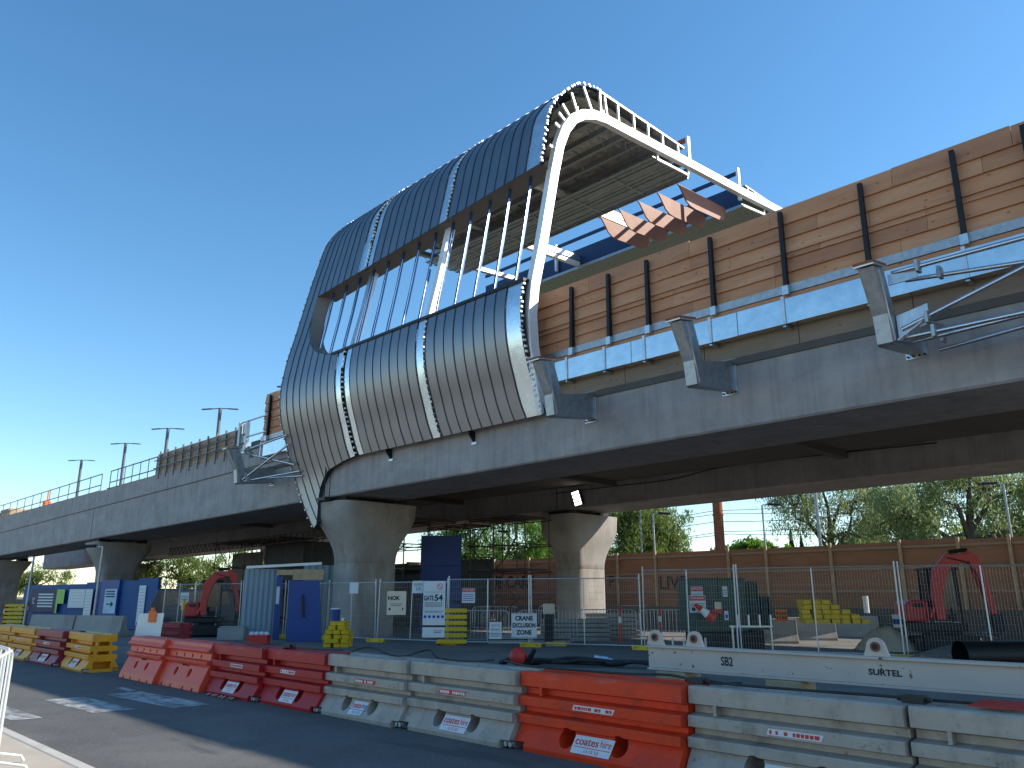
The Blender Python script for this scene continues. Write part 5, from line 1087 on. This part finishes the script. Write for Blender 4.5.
# ------------------------------------------------------------------ street lights, pipe, wires behind the fence
def lamp(px, pyt, D, label, s=1, zb_=1.2, r=.05):
    p = at(px, pyt, D); t = thing('street_lamp', label, 'street light', (p.x, p.y, zb_), 0, 'street lamps')
    b = MB(); b.tube((0, 0, 0), (0, 0, p.z-zb_), r*1.25, 8, r); b.build('pole', galvd, t, world=False, smooth=50)
    h = p.z-zb_; b = MB(); dd = RT*s; b.bar((0, 0, h), tuple(dd*.45+Vector((0, 0, h+.05))), .05, .05); b.build('arm', galvd, t, world=False)
    b = MB(); b.bar(tuple(dd*.3+Vector((0, 0, h+.05))), tuple(dd*1.0+Vector((0, 0, h+.02))), .28, .12); b.build('lamp_head', blackst, t, world=False, bevel=.03)
lamp(762, 505, 46, 'street lamp rising right of the rusty column', 1); lamp(653, 514, 47, 'street lamp beside the willow right of the sunlit pier', 1); lamp(493, 532, 52, 'street lamp before the trees left of the sunlit pier', 1); lamp(1003, 484, 44, 'street lamp at the right edge before the big tree', -1)
lamp(103, 547, 40, 'slim street lamp standing before the pier over the blue hoarding', -1, .15); lamp(34, 557, 47, 'slim street lamp left of the two over the blue hoarding', -1, .15)
p = at(717, 500, 60); t = thing('rusty_column', 'tall rusty brown steel column rising behind the plywood fence', 'column', (p.x, p.y, 1.2)); b = MB(); b.tube((0, 0, 0), (0, 0, 12), .36, 16); b.build('tube', rust, t, world=False, smooth=50); b = MB(); [b.tube((0, 0, z), (0, 0, z+.12), .4, 16) for z in (3.3, 6.2)]; b.build('flange', rust, t, world=False)
# catenary portal + wires
wy = [(60, ony(740, 511, 60).z), (60.6, ony(740, 519, 60.6).z), (61, ony(740, 531, 61).z), (62, ony(740, 541, 62).z), (60, ony(740, 524, 60).z)]
for k, (y, z) in enumerate(wy):
    pts = [(x, y+(x*.02), z+.004*((x % 18)-9)**2) for x in range(-75, 20, 3)]
    b = MB(); b.path([(p_[0], p_[1], p_[2]+(p_[0]+19)*[.012, -.01, .02, -.015, .004][k]) for p_ in pts], .024, 4); tag(b.build('overhead_wire', blackst), ['topmost overhead wire crossing the sky gap', 'second overhead wire from the top', 'third overhead wire from the top', 'lowest overhead wire just above the round bush', 'overhead wire strung between the second and third'][k], 'wire', 'overhead wires behind the fence')
p = at(640, 515, 62); t = thing('catenary_pole', 'grey rail mast with a cross arm in front of the willow', 'mast', (p.x, p.y, 1.2)); b = MB(); b.tube((0, 0, 0), (0, 0, 10.5), .12, 8); b.build('mast', galvd, t, world=False); b = MB(); b.bar((-.5, .5, 8.6), (2.4, -2.0, 8.8), .08, .08); b.build('cross_arm', galvd, t, world=False)
p = at(509, 540, 70); t = thing('catenary_pole', 'thin pale mast among the trees left of the sunlit pier', 'mast', (p.x, p.y, 1.2)); b = MB(); b.tube((0, 0, 0), (0, 0, 10.5), .12, 8); b.build('mast', galvd, t, world=False)
p = at(816, 500, 58); t = thing('catenary_pole', 'grey mast in front of the big tree at right', 'mast', (p.x, p.y, 1.2)); b = MB(); b.tube((0, 0, 0), (0, 0, 11.5), .12, 8); b.build('mast', galvd, t, world=False)

# ------------------------------------------------------------------ trees
bark = pm('bark', (.09, .065, .045), .9, var=.3, scale=4, bump=.6)
def leafm(n, c, c2): return pm(n, c, .55, var=.2, scale=.6, col2=c2, trans=.55, spec=.3)
lf1 = leafm('leaf_olive', (.12, .18, .035), (.26, .33, .09)); lf2 = leafm('leaf_grey_green', (.17, .22, .08), (.36, .42, .18)); lf3 = leafm('leaf_bright', (.08, .18, .02), (.20, .34, .05)); lf4 = leafm('leaf_dark', (.03, .06, .02), (.05, .10, .03))
def tree(px, D, label, h, blobs, leaf, n, ls=.16, droop=0., limbs=6, seed=1, zb_=1.2, r0=.3, forks=None, name='tree'):
    rnd = random.Random(seed); p = at(px, 560, D); base = Vector((p.x, p.y, zb_)); t = thing(name, label, 'tree', base, 0, 'trees beyond the plywood fence')
    sd = Vector((RT.x, RT.y, 0)); dp = Vector((-RT.y, RT.x, 0))
    b = MB(); blobw = [(sd*bx+dp*by+Vector((0, 0, bz)), br) for bx, by, bz, br in blobs]
    top = Vector((rnd.uniform(-.3, .3), rnd.uniform(-.3, .3), h*.38)); b.path([(0, 0, 0), top*.5+Vector((.1, 0, 0)), top], [r0, r0*.8, r0*.65], 9)
    b.build('trunk', bark, t, world=False, smooth=60)
    b = MB(); tips = []
    for c_, rr in blobw:
        st = top*rnd.uniform(.55, 1.0); mid = st.lerp(c_, .45)+Vector((rnd.uniform(-.7, .7), rnd.uniform(-.7, .7), rnd.uniform(.1, .9))); m2 = mid.lerp(c_, .5)+Vector((rnd.uniform(-.4, .4), rnd.uniform(-.4, .4), rnd.uniform(-.3, .3))); b.path([st, mid, m2, c_], [r0*.42, r0*.3, r0*.2, r0*.1], 6)
        for k in range(limbs):
            dv = Vector((rnd.gauss(0, 1), rnd.gauss(0, 1), rnd.gauss(.2, .8))).normalized()*rr*rnd.uniform(.5, .95); m1 = c_+dv*.5+Vector((0, 0, rnd.uniform(0, .4))); b.path([c_-(c_-mid)*.2*rnd.random(), m1, c_+dv], [r0*.16, r0*.1, r0*.04], 5); tips.append((c_+dv, rr))
            for j in range(2): e = c_+dv+Vector((rnd.gauss(0, 1), rnd.gauss(0, 1), rnd.gauss(0, .6)))*rr*.3; b.path([m1, e], [r0*.06, r0*.02], 4); tips.append((e, rr))
    b.build('limbs', bark, t, world=False, smooth=60)
    b = MB(); vs = []; fs = []
    # clumps near the tips: uneven, gaps between
    cl = []
    for tp, rr in tips:
        for j in range(3): cl.append((tp+Vector((rnd.gauss(0, 1), rnd.gauss(0, 1), rnd.gauss(0, .7)))*rr*.18, rr*rnd.uniform(.1, .24)))
    per = max(1, n//len(cl))
    for c_, s_ in cl:
        strand = droop*rnd.uniform(.4, 1.2)
        for k in range(per):
            q = c_+Vector((rnd.gauss(0, 1), rnd.gauss(0, 1), rnd.gauss(0, .8)))*s_
            if droop: q.z -= rnd.random()**.7*strand
            a_ = Vector((rnd.gauss(0, 1), rnd.gauss(0, 1), rnd.gauss(0, 1)-(1.6 if droop else 0))).normalized(); c2 = a_.cross(Vector((rnd.gauss(0, 1), rnd.gauss(0, 1), rnd.gauss(0, 1)))).normalized(); l_ = ls*rnd.uniform(.6, 1.3); w = l_*(.22 if droop else .45)
            i0 = len(vs); vs += [q-a_*l_, q+c2*w, q+a_*l_, q-c2*w]; fs.append((i0, i0+1, i0+2, i0+3))
    b.add(vs, fs); b.build('crown', leaf, t, world=False, recalc=False)
    return t
tree(500, 68, 'tall light green tree left of the sunlit pier, behind the lamp', 11, [(-1.5, 0, 6, 2.6), (1.2, 1, 7.5, 2.4), (3.8, 0, 5.2, 2.4), (-3.8, 1, 5.2, 2.2), (0, 0, 3.4, 2.4), (3, 1, 3, 2), (-3, 0, 2.8, 2)], lf3, 26000, .17, .6, 7, 3)
tree(556, 75, 'green tree directly behind the sunlit pier', 11, [(0, 0, 6, 2.6), (-2.5, 0, 4.5, 2.3), (2.5, 0, 4.5, 2.2), (0, 0, 2.8, 2.2)], lf3, 14000, .18, .6, 7, 4)
tree(648, 64, 'drooping willow between the sunlit pier and the rusty column', 11, [(-2.2, 0, 6.5, 2.4), (.8, 1, 6.8, 2.2), (2.3, 0, 4.6, 1.8), (-2.6, 0, 4, 2.2), (.6, 0, 3, 2)], lf1, 32000, .19, 1.8, 8, 5)
tree(750, 70, 'low round bright green bush behind the fence right of the rusty column', 5, [(-2.2, 0, 3.3, 1.1), (-.8, 0, 4.0, 1.2), (.9, 0, 4.1, 1.2), (2.4, 0, 3.5, 1.1), (0, 0, 3.0, 1.5), (-2.8, 0, 2.6, 1.0), (3.2, 0, 2.8, 1.0)], lf3, 14000, .2, 0, 8, 6, name='bush')
tree(835, 62, 'big grey green tree with dark limbs left of the excavator', 13, [(-2.6, 0, 6.8, 2.0), (-1.6, 1, 8, 2.2), (1.5, 0, 6.4, 2.3), (3.6, 0, 4.4, 2.0), (.8, 0, 3.2, 2.0), (3.8, 1, 8, 2.3), (0, 0, 9.6, 2.2)], lf2, 20000, .15, 1.0, 8, 7, r0=.36)
tree(975, 58, 'big tree with dark forking trunk behind the excavator', 13, [(-4.4, 0, 5.4, 2.0), (-1.8, 1, 7.5, 2.2), (1.4, 0, 7.2, 2.2), (4.0, 0, 5.0, 2.0), (-2.6, 0, 3.4, 1.7), (2.4, 0, 3.2, 1.8), (0, 0, 9.5, 2.0), (5.6, 0, 7.4, 2)], lf2, 27000, .17, 1.0, 8, 8, r0=.42)
tree(906, 74, 'olive green tree between the two big trees at right', 12, [(-2, 0, 5.6, 2.4), (1.6, 0, 6, 2.4), (0, 0, 3.4, 2.6), (4, 0, 4, 2.2), (-4, 0, 3.6, 2.2), (0, 0, 8.6, 2.4)], lf1, 26000, .2, .9, 7, 9)
tree(1040, 66, 'tree at the right frame edge', 12, [(-2, 0, 5.6, 2.4), (1.6, 0, 6, 2.4), (0, 0, 3.4, 2.6), (0, 0, 8.6, 2.4)], lf1, 12000, .18, .9, 7, 10)
for px, D, h_, lab in [(793, 84, 6.4, 'narrow dark conifer left of the pair'), (803, 82, 5.6, 'narrow dark conifer right of the pair')]:
    p = at(px, 560, D); t = thing('conifer', lab, 'tree', (p.x, p.y, 1.2), 0, 'trees beyond the plywood fence'); b = MB(); b.tube((0, 0, 0), (0, 0, h_*.9), .15, 6, .02); b.build('trunk', bark, t, world=False); b = MB(); rnd = random.Random(px); vs = []; fs = []
    for k in range(3500):
        z = rnd.random(); a_ = rnd.uniform(0, 6.28); r_ = (1-z)*.95*math.sqrt(rnd.random()); q = Vector((r_*math.cos(a_), r_*math.sin(a_), .4+z*h_)); u = Vector((rnd.gauss(0, .4), rnd.gauss(0, .4), 1)).normalized()*.2; w = u.cross(Vector((rnd.gauss(0, 1), rnd.gauss(0, 1), 0))).normalized()*.07; i0 = len(vs); vs += [q-u, q+w, q+u, q-w]; fs.append((i0, i0+1, i0+2, i0+3))
    b.add(vs, fs); b.build('crown', lf4, t, world=False, recalc=False)
for px, D, lab, s_ in [(40, 140, 'distant tree left under the far viaduct', 1), (238, 95, 'distant green tree seen through the scaffolding', 2), (180, 90, 'distant green tree behind the leftmost scaffold', 3), (300, 85, 'distant tree in the gap left of the flared pier', 4)]:
    tree(px, D, lab, 6, [(-2, 0, 3.4, 2), (1.5, 0, 3.8, 2), (0, 0, 2, 2), (3.5, 0, 2.4, 1.6), (-4, 0, 2, 1.6)], lf1, 6000, .25, .3, 6, 20+s_)
